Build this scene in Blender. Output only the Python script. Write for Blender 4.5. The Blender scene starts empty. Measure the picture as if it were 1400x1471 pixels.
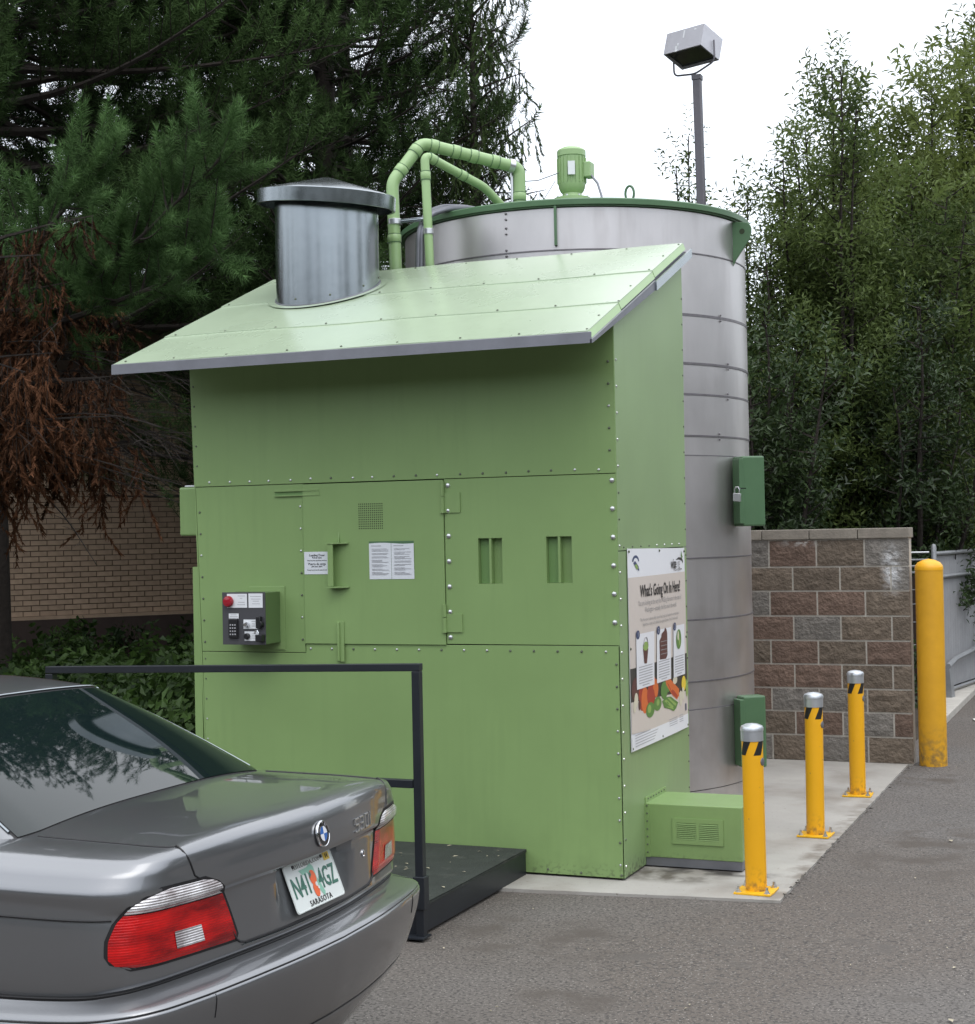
import bpy, bmesh, math, random
import numpy as np
from mathutils import Vector, Matrix, noise
R = math.radians
PI = math.pi
rnd = random.Random(7)
rng = np.random.default_rng(11)
scene = bpy.context.scene
col = scene.collection

# ---------------------------------------------------------------- camera
CAM = np.array([5.526, -8.5935, 1.9818])
yaw, pitch, roll = -.3924, .0115, .0199
_cy, _sy, _cp, _sp = math.cos(yaw), math.sin(yaw), math.cos(pitch), math.sin(pitch)
_f = np.array([_sy*_cp, _cy*_cp, _sp]); _r = np.array([_cy, -_sy, 0.]); _d = np.cross(_f, _r)
_cr, _sr = math.cos(roll), math.sin(roll)
cx_, cy_ = _cr*_r + _sr*_d, -_sr*_r + _cr*_d
cd = bpy.data.cameras.new('camera'); cam = bpy.data.objects.new('camera', cd); col.objects.link(cam)
m = Matrix.Identity(4)
for i in range(3):
    m[i][0] = cx_[i]; m[i][1] = -cy_[i]; m[i][2] = -_f[i]; m[i][3] = CAM[i]
cam.matrix_world = m
cd.sensor_fit = 'HORIZONTAL'; cd.sensor_width = 36; cd.lens = 36*2300.6/1400
cd.clip_start = .05; cd.clip_end = 2000
scene.camera = cam

# ---------------------------------------------------------------- world, sun, exposure
SUN_EL, SUN_AZ = 62, 140        # azimuth measured from +Y clockwise (towards +X)
w = bpy.data.worlds.new('World'); scene.world = w; w.use_nodes = True
nt = w.node_tree; nt.nodes.clear()
out = nt.nodes.new('ShaderNodeOutputWorld')
sky = nt.nodes.new('ShaderNodeTexSky'); sky.sky_type = 'NISHITA'; sky.sun_disc = False
sky.sun_elevation = R(SUN_EL); sky.sun_rotation = R(SUN_AZ)
bg = nt.nodes.new('ShaderNodeBackground'); bg.inputs[1].default_value = .08
nt.links.new(sky.outputs[0], bg.inputs[0])
# closed overcast: a bright even cloud deck in front of the clear sky
bg2 = nt.nodes.new('ShaderNodeBackground'); bg2.inputs[1].default_value = 1.0
tc = nt.nodes.new('ShaderNodeTexCoord')
nz = nt.nodes.new('ShaderNodeTexNoise'); nz.inputs['Scale'].default_value = 2.2; nz.inputs['Detail'].default_value = 4
rp = nt.nodes.new('ShaderNodeValToRGB')
rp.color_ramp.elements[0].position = .3; rp.color_ramp.elements[0].color = (.965, .98, 1.0, 1)
rp.color_ramp.elements[1].position = .75; rp.color_ramp.elements[1].color = (1.0, 1.0, 1.0, 1)
nt.links.new(tc.outputs['Generated'], nz.inputs['Vector']); nt.links.new(nz.outputs['Fac'], rp.inputs[0])
nt.links.new(rp.outputs[0], bg2.inputs[0])
sp_ = nt.nodes.new('ShaderNodeSeparateXYZ'); nt.links.new(tc.outputs['Generated'], sp_.inputs[0])
zr_ = nt.nodes.new('ShaderNodeMapRange'); zr_.inputs['From Min'].default_value = 0; zr_.inputs['From Max'].default_value = 1   # overcast: zenith about twice the horizon
zr_.inputs['To Min'].default_value = .95; zr_.inputs['To Max'].default_value = 2.2; nt.links.new(sp_.outputs[2], zr_.inputs[0]); nt.links.new(zr_.outputs[0], bg2.inputs[1])
add = nt.nodes.new('ShaderNodeAddShader')
nt.links.new(bg.outputs[0], add.inputs[0]); nt.links.new(bg2.outputs[0], add.inputs[1])
nt.links.new(add.outputs[0], out.inputs[0])
sl = bpy.data.lights.new('sun', 'SUN'); so = bpy.data.objects.new('sun', sl); col.objects.link(so)
sl.energy = .9; sl.angle = R(40); sl.color = (1, .97, .93)
_e, _a = R(SUN_EL), R(SUN_AZ)
sd = Vector((math.sin(_a)*math.cos(_e), math.cos(_a)*math.cos(_e), math.sin(_e)))
so.rotation_euler = sd.to_track_quat('Z', 'Y').to_euler()
scene.view_settings.view_transform = 'Standard'
scene.view_settings.look = 'None'
scene.view_settings.exposure = 0
scene.view_settings.gamma = 1
scene.view_settings.use_curve_mapping = False
scene.render.engine = 'CYCLES'
scene.cycles.max_bounces = 8
scene.cycles.transparent_max_bounces = 8

# ---------------------------------------------------------------- materials
def mat(name, c, rough=.6, metal=0., var=0., vscale=3., bump=0., bscale=60., bdist=.01, c2=None, coat=0., spec=.5,
        stretch=None, c2lo=.45, c2hi=.65, rvar=0., objcol=0.):
    m = bpy.data.materials.new(name); m.use_nodes = True
    nt = m.node_tree; b = nt.nodes['Principled BSDF']
    b.inputs['Roughness'].default_value = rough; b.inputs['Metallic'].default_value = metal
    b.inputs['Specular IOR Level'].default_value = spec
    if coat:
        b.inputs['Coat Weight'].default_value = coat; b.inputs['Coat Roughness'].default_value = .03
    b.inputs['Base Color'].default_value = (*c, 1)
    t = nt.nodes.new('ShaderNodeTexCoord'); vec = t.outputs['Object']
    if stretch:
        mp = nt.nodes.new('ShaderNodeMapping'); mp.inputs['Scale'].default_value = stretch
        nt.links.new(vec, mp.inputs[0]); vec = mp.outputs[0]
    colsock = None
    if var or c2:
        n = nt.nodes.new('ShaderNodeTexNoise'); n.inputs['Scale'].default_value = vscale; n.inputs['Detail'].default_value = 6
        n.inputs['Roughness'].default_value = .6
        nt.links.new(vec, n.inputs['Vector'])
        r = nt.nodes.new('ShaderNodeValToRGB'); r.color_ramp.elements[0].position = c2lo if c2 else .25
        r.color_ramp.elements[1].position = c2hi if c2 else .75
        if c2: a_, b_ = c, c2
        else: a_, b_ = [x*(1-var) for x in c], [min(1, x*(1+var)) for x in c]
        r.color_ramp.elements[0].color = (*a_, 1); r.color_ramp.elements[1].color = (*b_, 1)
        nt.links.new(n.outputs['Fac'], r.inputs[0]); colsock = r.outputs[0]
        if rvar:
            mr = nt.nodes.new('ShaderNodeMapRange'); mr.inputs['To Min'].default_value = rough-rvar; mr.inputs['To Max'].default_value = rough+rvar
            nt.links.new(n.outputs['Fac'], mr.inputs[0]); nt.links.new(mr.outputs[0], b.inputs['Roughness'])
    if objcol:
        oi = nt.nodes.new('ShaderNodeObjectInfo'); hs = nt.nodes.new('ShaderNodeHueSaturation')
        mr = nt.nodes.new('ShaderNodeMapRange'); mr.inputs['To Min'].default_value = 1-objcol; mr.inputs['To Max'].default_value = 1+objcol
        nt.links.new(oi.outputs['Random'], mr.inputs[0]); nt.links.new(mr.outputs[0], hs.inputs['Value'])
        if colsock: nt.links.new(colsock, hs.inputs['Color'])
        else: hs.inputs['Color'].default_value = (*c, 1)
        colsock = hs.outputs[0]
    if colsock: nt.links.new(colsock, b.inputs['Base Color'])
    if bump:
        n2 = nt.nodes.new('ShaderNodeTexNoise'); n2.inputs['Scale'].default_value = bscale; n2.inputs['Detail'].default_value = 5
        nt.links.new(vec, n2.inputs['Vector'])
        bp = nt.nodes.new('ShaderNodeBump'); bp.inputs['Strength'].default_value = bump; bp.inputs['Distance'].default_value = bdist
        nt.links.new(n2.outputs['Fac'], bp.inputs['Height']); nt.links.new(bp.outputs[0], b.inputs['Normal'])
    return m
def nodes(m): return m.node_tree, m.node_tree.nodes['Principled BSDF']
def mixin(m, fac_sock, color, extra_rough=None):
    """lay a second colour over a material's base colour where fac is 1"""
    nt, b = nodes(m)
    mx = nt.nodes.new('ShaderNodeMix'); mx.data_type = 'RGBA'
    inp = b.inputs['Base Color']
    if inp.is_linked: nt.links.new(inp.links[0].from_socket, mx.inputs[6])
    else: mx.inputs[6].default_value = inp.default_value
    mx.inputs[7].default_value = (*color, 1)
    nt.links.new(fac_sock, mx.inputs[0]); nt.links.new(mx.outputs[2], inp)
def maskn(m, scale, lo, hi, vec=None, detail=6, kind='noise'):
    nt, b = nodes(m)
    n = nt.nodes.new('ShaderNodeTexNoise' if kind == 'noise' else 'ShaderNodeTexVoronoi'); n.inputs['Scale'].default_value = scale
    if kind == 'noise': n.inputs['Detail'].default_value = detail
    if vec is None:
        t = nt.nodes.new('ShaderNodeTexCoord'); vec = t.outputs['Object']
    nt.links.new(vec, n.inputs['Vector'])
    mr = nt.nodes.new('ShaderNodeMapRange'); mr.inputs['From Min'].default_value = lo; mr.inputs['From Max'].default_value = hi
    nt.links.new(n.outputs['Fac'] if kind == 'noise' else n.outputs['Distance'], mr.inputs[0]); return mr.outputs[0]
def mulsock(m, a, b_):
    nt, _ = nodes(m); k = nt.nodes.new('ShaderNodeMath'); k.operation = 'MULTIPLY'
    nt.links.new(a, k.inputs[0]); nt.links.new(b_, k.inputs[1]); return k.outputs[0]
def zramp(m, z0, z1):
    """1 at height z0 falling to 0 at z1, in the object's own coordinates"""
    nt, _ = nodes(m); t = nt.nodes.new('ShaderNodeTexCoord'); s = nt.nodes.new('ShaderNodeSeparateXYZ')
    nt.links.new(t.outputs['Object'], s.inputs[0])
    mr = nt.nodes.new('ShaderNodeMapRange'); mr.inputs['From Min'].default_value = z1; mr.inputs['From Max'].default_value = z0
    nt.links.new(s.outputs[2], mr.inputs[0]); return mr.outputs[0]

GREEN = (.215, .328, .124)
M = {}
M['green'] = mat('pale green paint', GREEN, .38, var=.06, vscale=1.3, bump=.05, bscale=260, bdist=.002, rvar=.05)
d1 = mulsock(M['green'], zramp(M['green'], 0., .10), maskn(M['green'], 40, .52, .62)); mixin(M['green'], d1, (.05, .05, .035))
d2 = mulsock(M['green'], zramp(M['green'], 0., .55), maskn(M['green'], 5, .4, .8)); mixin(M['green'], d2, (.175, .27, .10))
M['green_roof'] = mat('green roof paint with pale sheen', (.36, .445, .315), .28, var=.06, vscale=2, rvar=.05, coat=.25)  # sky sheen and top light are lightened into the roof colour
M['green_roof'].node_tree.nodes['Principled BSDF'].inputs['Coat Roughness'].default_value = .22
M['green_side'] = mat('satin green side paint', (.218, .32, .145), .40, var=.09, vscale=1.5, bump=.05, bscale=200, bdist=.002, rvar=.06)
d1 = mulsock(M['green_side'], zramp(M['green_side'], 0., .12), maskn(M['green_side'], 40, .50, .62)); mixin(M['green_side'], d1, (.06, .055, .04))
M['green_pipe'] = mat('green pipe paint', (.29, .43, .20), .32, var=.05, vscale=5)
M['green_dark'] = mat('dark green enamel', (.075, .155, .075), .40, var=.12, vscale=4, bump=.05, bscale=80, bdist=.002)
M['green_shade'] = mat('green darkened for slot shade', (.15, .27, .09), .45)  # darker green puts the recess shade into the colour
def sheet_life(m, buck, streak, col_, sx=9.):
    nt, b = nodes(m); t = nt.nodes.new('ShaderNodeTexCoord')
    n = nt.nodes.new('ShaderNodeTexNoise'); n.inputs['Scale'].default_value = 1.7; n.inputs['Detail'].default_value = 1; nt.links.new(t.outputs['Object'], n.inputs['Vector'])
    bp = nt.nodes.new('ShaderNodeBump'); bp.inputs['Strength'].default_value = buck; bp.inputs['Distance'].default_value = .03; nt.links.new(n.outputs['Fac'], bp.inputs['Height'])
    if b.inputs['Normal'].is_linked: nt.links.new(b.inputs['Normal'].links[0].from_socket, bp.inputs['Normal'])
    nt.links.new(bp.outputs[0], b.inputs['Normal'])
    mp = nt.nodes.new('ShaderNodeMapping'); mp.inputs['Scale'].default_value = (sx, sx, .7); nt.links.new(t.outputs['Object'], mp.inputs[0])
    k = maskn(m, 2.0, .50, .78, vec=mp.outputs[0]); k2 = maskn(m, 1.3, .35, .7)
    mu = nt.nodes.new('ShaderNodeMath'); mu.operation = 'MULTIPLY'; mu.inputs[1].default_value = streak; nt.links.new(mulsock(m, k, k2), mu.inputs[0]); mixin(m, mu.outputs[0], col_)
for k_, bk_, stv, cc_ in (('green', .32, .35, (.15, .235, .085)), ('green_side', .35, .35, (.15, .23, .10)), ('green_roof', .12, .5, (.27, .34, .22)), ('green_dark', .1, .3, (.09, .15, .09))): sheet_life(M[k_], bk_, stv, cc_)
M['black_seam'] = mat('dark sealed joint', (.03, .045, .02), .8)
M['galv'] = mat('galvanised sheet', (.31, .34, .36), .24, metal=1., var=.10, vscale=5, bump=.03, bscale=40, bdist=.002, rvar=.09)
M['galv_dull'] = mat('dull zinc trim', (.22, .225, .25), .5, metal=.7, var=.12, vscale=6)
M['steel'] = mat('weathered tank sheet with tinted reflection', (.60, .578, .575), .38, metal=.85, var=.10, vscale=2.2, bump=.10, bscale=220, bdist=.001, rvar=.07, stretch=(1, 1, .6))
s1 = mulsock(M['steel'], maskn(M['steel'], 1.6, .45, .95), zramp(M['steel'], 1.2, 2.6)); mixin(M['steel'], s1, (.25, .215, .19))  # brownish reflection tinted into the lower tank wall
sheet_life(M['steel'], .10, .5, (.33, .30, .29), 5.)
M['strap'] = mat('steel strap', (.20, .19, .20), .45, metal=.7, var=.2, vscale=20)
M['cap_metal'] = mat('bollard cap', (.60, .63, .66), .36, metal=.8, var=.05, vscale=9)
M['zinc'] = mat('zinc bolt', (.62, .63, .64), .3, metal=.9)
M['bolt_dark'] = mat('weathered bolt', (.12, .14, .10), .5, metal=.4)
M['yellow'] = mat('safety yellow plastic', (.80, .40, .008), .42, var=.04, vscale=4, bump=.03, bscale=30, bdist=.003)
M['yellow_old'] = mat('scuffed yellow paint', (.66, .34, .015), .5, var=.09, vscale=6, bump=.08, bscale=50, bdist=.003)
g = mulsock(M['yellow'], zramp(M['yellow'], 0., .16), maskn(M['yellow'], 30, .45, .66)); mixin(M['yellow'], g, (.16, .10, .04))
g = maskn(M['yellow'], 38, .70, .74); mixin(M['yellow'], g, (.20, .15, .08))
g = mulsock(M['yellow_old'], zramp(M['yellow_old'], 0., .35), maskn(M['yellow_old'], 22, .42, .68)); mixin(M['yellow_old'], g, (.14, .10, .05))
M['yellow_plate'] = mat('yellow painted steel', (.78, .43, .012), .4, var=.08, vscale=20, bump=.1, bscale=60, bdist=.003)
M['black_tape'] = mat('black tape', (.012, .012, .012), .5)
M['black_rail'] = mat('black painted steel', (.012, .015, .02), .42, var=.2, vscale=9, bump=.06, bscale=90, bdist=.002)
M['rubber'] = mat('rubber mat', (.022, .026, .024), .75, var=.3, vscale=8, bump=.7, bscale=130, bdist=.006)
k = maskn(M['rubber'], 9, .58, .8); mixin(M['rubber'], k, (.06, .062, .055))
M['concrete'] = mat('concrete', (.335, .322, .295), .85, var=.12, vscale=2.5, bump=.25, bscale=70, bdist=.005)
k = maskn(M['concrete'], 1.7, .5, .72); mixin(M['concrete'], k, (.225, .205, .178))
k = maskn(M['concrete'], 45, .66, .74); mixin(M['concrete'], k, (.18, .16, .14))
M['curb'] = mat('kerb concrete', (.42, .40, .36), .85, var=.15, vscale=6, bump=.3, bscale=60)
# asphalt: aggregate flecks, browner near the pad, greyer and speckled further out
A = mat('asphalt', (.122, .113, .105), .85, var=.14, vscale=.9, bump=.7, bscale=95, bdist=.010); M['asphalt'] = A
k = maskn(A, .35, .42, .60, detail=3); mixin(A, k, (.106, .090, .077))
k = maskn(A, 62, .50, .62, detail=3); mixin(A, k, (.050, .045, .041))
k = maskn(A, 75, .60, .66, detail=2); mixin(A, k, (.19, .175, .155))
nt_, b_ = nodes(A)
k = maskn(A, 55, .10, .16, kind='v')
inv = nt_.nodes.new('ShaderNodeMath'); inv.operation = 'SUBTRACT'; inv.use_clamp = True; inv.inputs[0].default_value = 1; nt_.links.new(k, inv.inputs[1])
gate_ = maskn(A, 14, .56, .60); mixin(A, mulsock(A, inv.outputs[0], gate_), (.50, .46, .41))
k = maskn(A, 2.6, .62, .72, detail=5); mixin(A, k, (.088, .078, .069))
def gaussn(mm, axis, c_, w_):
    nt_, b_ = nodes(mm); t = nt_.nodes.new('ShaderNodeTexCoord'); s_ = nt_.nodes.new('ShaderNodeSeparateXYZ'); nt_.links.new(t.outputs['Object'], s_.inputs[0])
    a_ = nt_.nodes.new('ShaderNodeMath'); a_.operation = 'SUBTRACT'; nt_.links.new(s_.outputs[axis], a_.inputs[0]); a_.inputs[1].default_value = c_
    q = nt_.nodes.new('ShaderNodeMath'); q.operation = 'ABSOLUTE'; nt_.links.new(a_.outputs[0], q.inputs[0])
    mr = nt_.nodes.new('ShaderNodeMapRange'); mr.interpolation_type = 'SMOOTHSTEP'; mr.inputs['From Min'].default_value = w_; mr.inputs['From Max'].default_value = w_*.25; nt_.links.new(q.outputs[0], mr.inputs[0]); return mr.outputs[0]
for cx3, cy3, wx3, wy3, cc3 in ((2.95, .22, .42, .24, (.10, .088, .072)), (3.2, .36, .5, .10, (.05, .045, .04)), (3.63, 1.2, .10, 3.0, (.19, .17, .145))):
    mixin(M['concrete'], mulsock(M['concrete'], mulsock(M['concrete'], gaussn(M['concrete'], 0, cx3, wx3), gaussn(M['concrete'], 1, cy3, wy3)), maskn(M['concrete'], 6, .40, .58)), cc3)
for cx3, cy3, wx3, wy3 in ((4.2, 1.4, .5, 1.3), (3.2, -2.2, .35, .22), (2.7, -1.3, .7, .6), (3.9, 4.2, .35, .5)):
    mixin(A, mulsock(A, mulsock(A, gaussn(A, 0, cx3, wx3), gaussn(A, 1, cy3, wy3)), maskn(A, 4, .45, .62)), (.075, .063, .053))
M['soil'] = mat('leaf litter soil', (.045, .035, .024), .95, var=.4, vscale=6, bump=.8, bscale=30, bdist=.03)
M['block_brown'] = mat('brown split-face block', (.142, .112, .084), .92, var=.25, vscale=14, bump=1, bscale=36, bdist=.02, objcol=.14)
M['block_red'] = mat('red split-face block', (.148, .100, .076), .92, var=.25, vscale=14, bump=1, bscale=36, bdist=.02, objcol=.12)
M['block_grey'] = mat('grey split-face block', (.172, .158, .140), .92, var=.22, vscale=16, bump=1, bscale=36, bdist=.02, objcol=.10)
M['block_cap'] = mat('cap block', (.24, .215, .18), .9, var=.18, vscale=14, bump=.5, bscale=60, bdist=.008, objcol=.06)
M['mortar'] = mat('mortar', (.46, .43, .38), .95, var=.15, vscale=20, bump=.3, bscale=80)
M['brick_tan'] = mat('tan facing brick', (.45, .325, .225), .9, var=.15, vscale=9, objcol=.10)
M['brick_joint'] = mat('dark brick joint', (.14, .10, .075), .95)
M['base_dark'] = mat('dark brown footing', (.05, .034, .028), .9, var=.2, vscale=3)
M['plastic_black'] = mat('black plastic', (.014, .014, .016), .35)
M['box_grey'] = mat('dark grey panel', (.075, .075, .082), .5, metal=.3)
M['box_side'] = mat('olive box side', (.10, .165, .06), .5)
M['white'] = mat('white sheet', (.72, .74, .76), .45)
M['paper'] = mat('white notice', (.66, .69, .72), .5)
M['poster_white'] = mat('poster white', (.74, .75, .78), .35, var=.02)
M['poster_beige'] = mat('poster beige', (.60, .54, .49), .35, var=.03, vscale=4)
M['ink'] = mat('dark ink', (.02, .018, .018), .5)
M['ink_grey'] = mat('grey ink', (.30, .29, .29), .5)
M['ink_soft'] = mat('soft grey ink', (.40, .40, .42), .5)
M['red_button'] = mat('red button', (.32, .008, .02), .25, coat=.6)
M['chrome'] = mat('chrome', (.75, .76, .78), .12, metal=1)
M['fence_slat'] = mat('grey privacy slat', (.29, .295, .305), .6, var=.1, vscale=7)
M['fence_pipe'] = mat('galvanised fence pipe', (.30, .31, .32), .5, metal=.5, var=.15, vscale=9)
M['lamp_metal'] = mat('lamp housing', (.50, .50, .54), .5, metal=.2, var=.06, vscale=6)
M['pole'] = mat('grey pole paint', (.14, .135, .155), .55, var=.05)
M['bark'] = mat('dark bark', (.026, .020, .016), .95, var=.3, vscale=9, bump=.8, bscale=25, bdist=.02)
M['twig'] = mat('dead twig', (.026, .020, .016), .9, var=.3, vscale=9)
def leafmat(name, c, rough=.55, hue=.3, sp=.35, scale=1.2, c2=None, trans=.25):
    m = bpy.data.materials.new(name); m.use_nodes = True; nt = m.node_tree; b = nt.nodes['Principled BSDF']
    at = nt.nodes.new('ShaderNodeAttribute'); at.attribute_name = 'tint'
    r = nt.nodes.new('ShaderNodeValToRGB')
    r.color_ramp.elements[0].color = (*[x*(1-hue) for x in c], 1)
    r.color_ramp.elements[1].color = (*(c2 or [x*(1+hue) for x in c]), 1)
    nt.links.new(at.outputs['Fac'], r.inputs[0]); nt.links.new(r.outputs[0], b.inputs['Base Color'])
    b.inputs['Roughness'].default_value = rough; b.inputs['Specular IOR Level'].default_value = sp
    if trans:
        tb = nt.nodes.new('ShaderNodeBsdfTranslucent'); mxs = nt.nodes.new('ShaderNodeMixShader'); mxs.inputs[0].default_value = trans
        hs = nt.nodes.new('ShaderNodeHueSaturation'); hs.inputs['Value'].default_value = 1.5; nt.links.new(r.outputs[0], hs.inputs['Color']); nt.links.new(hs.outputs[0], tb.inputs[0])
        o_ = nt.nodes['Material Output']; nt.links.new(b.outputs[0], mxs.inputs[1]); nt.links.new(tb.outputs[0], mxs.inputs[2]); nt.links.new(mxs.outputs[0], o_.inputs[0])
    return m
M['needle'] = leafmat('pine needles', (.016, .034, .010), .8, .6, .10, c2=(.068, .122, .038), trans=0)
M['needle_bright'] = leafmat('fresh pine needles', (.026, .060, .016), .7, .4, .12, c2=(.10, .19, .062), trans=0)
M['needle_dark'] = leafmat('dark pine needles', (.010, .020, .008), .85, .4, .05, trans=0)  # darker needle colour for the trees farther back
M['cedar'] = leafmat('cedar sprays', (.030, .052, .018), .75, .4, .15, c2=(.07, .11, .035), trans=.2)
M['dead'] = leafmat('dead brown sprays', (.040, .026, .018), .9, .5, .05, c2=(.16, .074, .040), trans=.15)
M['leaf'] = leafmat('willow leaves', (.045, .078, .020), .5, .35, .22, c2=(.15, .20, .060), trans=.35)
M['leaf_olive'] = leafmat('yellow green leaves', (.075, .105, .022), .5, .3, .22, c2=(.17, .215, .062), trans=.35)
M['leaf_dark'] = leafmat('dark laurel leaves', (.022, .042, .014), .42, .45, .32, c2=(.055, .092, .030), trans=.2)
M['ivy'] = leafmat('bramble leaves', (.020, .050, .012), .5, .5, .25, c2=(.065, .12, .028), trans=.25)

# ---------------------------------------------------------------- mesh helpers
ORG = {}
class MB:
    def __init__(s): s.v = []; s.f = []; s.m = []; s.sm = []; s.mi = 0; s.smooth = False
    def add(s, vs, fs, smooth=None):
        o = len(s.v); s.v += [tuple(map(float, p)) for p in vs]
        for f in fs: s.f.append(tuple(i+o for i in f)); s.m.append(s.mi); s.sm.append(s.smooth if smooth is None else smooth)
        return s
    def box(s, x0, x1, y0, y1, z0, z1):
        return s.add([(x0,y0,z0),(x1,y0,z0),(x1,y1,z0),(x0,y1,z0),(x0,y0,z1),(x1,y0,z1),(x1,y1,z1),(x0,y1,z1)],
                     [(0,3,2,1),(4,5,6,7),(0,1,5,4),(1,2,6,5),(2,3,7,6),(3,0,4,7)], False)
    def obox(s, c, ex, ey, ez, hx, hy, hz):
        c, ex, ey, ez = map(Vector, (c, ex, ey, ez)); vs = []
        for dz in (-1, 1):
            for dx, dy in ((-1,-1),(1,-1),(1,1),(-1,1)): vs.append(c+ex*hx*dx+ey*hy*dy+ez*hz*dz)
        return s.add(vs, [(0,3,2,1),(4,5,6,7),(0,1,5,4),(1,2,6,5),(2,3,7,6),(3,0,4,7)], False)
    def prism(s, poly, ex, ey, ez, o, h):
        """polygon in (a,b) along ex,ey from origin o, extruded h along ez"""
        o, ex, ey, ez = map(Vector, (o, ex, ey, ez)); n = len(poly)
        vs = [o+ex*a+ey*b for a, b in poly]+[o+ex*a+ey*b+ez*h for a, b in poly]
        fs = [tuple(range(n-1, -1, -1)), tuple(range(n, 2*n))]+[(i, (i+1) % n, (i+1) % n+n, i+n) for i in range(n)]
        return s.add(vs, fs, False)
    def tube(s, path, r, n=12, cap=True, close=False):
        P = [Vector(p) for p in path]; k = len(P); rs = r if isinstance(r, (list, tuple)) else [r]*k
        vs = []; up = None
        for i, p in enumerate(P):
            if close: t = P[(i+1) % k]-P[i-1]
            else: t = P[min(i+1, k-1)]-P[max(i-1, 0)]
            t.normalize()
            if up is None:
                up = t.orthogonal().normalized()
            up = (up-t*up.dot(t)); up = up.normalized() if up.length > 1e-6 else t.orthogonal().normalized()
            b = t.cross(up)
            for j in range(n):
                a = 2*PI*j/n; vs.append(p+(up*math.cos(a)+b*math.sin(a))*rs[i])
        fs = []
        for i in range(k if close else k-1):
            i2 = (i+1) % k
            for j in range(n): fs.append((i*n+j, i*n+(j+1) % n, i2*n+(j+1) % n, i2*n+j))
        if cap and not close: fs += [tuple(range(n-1, -1, -1)), tuple(range((k-1)*n, k*n))]
        return s.add(vs, fs, True)
    def lathe(s, prof, c, ax=(0, 0, 1), n=32, capb=True, capt=True):
        ax = Vector(ax).normalized(); u = ax.orthogonal().normalized(); v = ax.cross(u); c = Vector(c); vs = []
        for r, h in prof:
            for j in range(n):
                a = 2*PI*j/n; vs.append(c+ax*h+(u*math.cos(a)+v*math.sin(a))*r)
        fs = []; k = len(prof)
        for i in range(k-1):
            for j in range(n): fs.append((i*n+j, i*n+(j+1) % n, (i+1)*n+(j+1) % n, (i+1)*n+j))
        if capb: fs.append(tuple(range(n-1, -1, -1)))
        if capt: fs.append(tuple(range((k-1)*n, k*n)))
        return s.add(vs, fs, True)
    def build(s, name, mats, parent=None, bevel=0, kind=None, label=None, angle=35, base=None):
        if not isinstance(mats, (list, tuple)): mats = [mats]
        org = Vector(ORG[parent.name]) if parent else Vector(base or (0, 0, 0))
        me = bpy.data.meshes.new(name)
        me.from_pydata([tuple(Vector(p)-org) for p in s.v], [], s.f)
        for mm in mats: me.materials.append(M[mm] if isinstance(mm, str) else mm)
        me.polygons.foreach_set('material_index', s.m); me.polygons.foreach_set('use_smooth', s.sm)
        me.update()
        if any(s.sm): me.set_sharp_from_angle(angle=R(angle))
        o = bpy.data.objects.new(name, me); col.objects.link(o)
        if parent: o.parent = parent
        else: o.location = org
        ORG[o.name] = tuple(org)
        if bevel:
            b = o.modifiers.new('bevel', 'BEVEL'); b.width = bevel; b.segments = 2; b.limit_method = 'ANGLE'; b.angle_limit = R(40)
        if kind: o['kind'] = kind
        if label: o['label'] = label
        return o
def tag(o, label=None, cat=None, group=None, kind=None):
    if label: o['label'] = label
    if cat: o['category'] = cat
    if group: o['group'] = group
    if kind: o['kind'] = kind
    return o
def thing(name, loc, label, cat, group=None):
    o = bpy.data.objects.new(name, None); col.objects.link(o); o.location = loc; o.empty_display_size = .2
    ORG[o.name] = tuple(loc); return tag(o, label, cat, group)
def copy_tree(o, parent=None):
    c = o.copy(); col.objects.link(c); c.parent = parent; ORG[c.name] = ORG[o.name]
    for ch in [x for x in bpy.data.objects if x.parent == o]: copy_tree(ch, c)
    return c
def text_mesh(s, size, sx=1.0, align='CENTER', depth=.0006, spacing=1., bold=0.):
    cu = bpy.data.curves.new('t', 'FONT'); cu.body = s; cu.size = size; cu.align_x = align; cu.align_y = 'CENTER'
    cu.extrude = depth; cu.space_character = spacing; cu.resolution_u = 2; cu.offset = bold
    o = bpy.data.objects.new('t', cu); col.objects.link(o); bpy.context.view_layer.update()
    me = bpy.data.meshes.new_from_object(o.evaluated_get(bpy.context.evaluated_depsgraph_get()))
    vs = [(v.co.x*sx, v.co.y, v.co.z) for v in me.vertices]; fs = [tuple(p.vertices) for p in me.polygons]
    bpy.data.objects.remove(o); bpy.data.curves.remove(cu); bpy.data.meshes.remove(me)
    return vs, fs
def add_text(mb, s, o, ex, ey, ez, size, sx=1., **kw):
    vs, fs = text_mesh(s, size, sx, **kw); o, ex, ey, ez = map(Vector, (o, ex, ey, ez))
    mb.add([o+ex*a+ey*b+ez*(c+.0007) for a, b, c in vs], fs, False)

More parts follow.
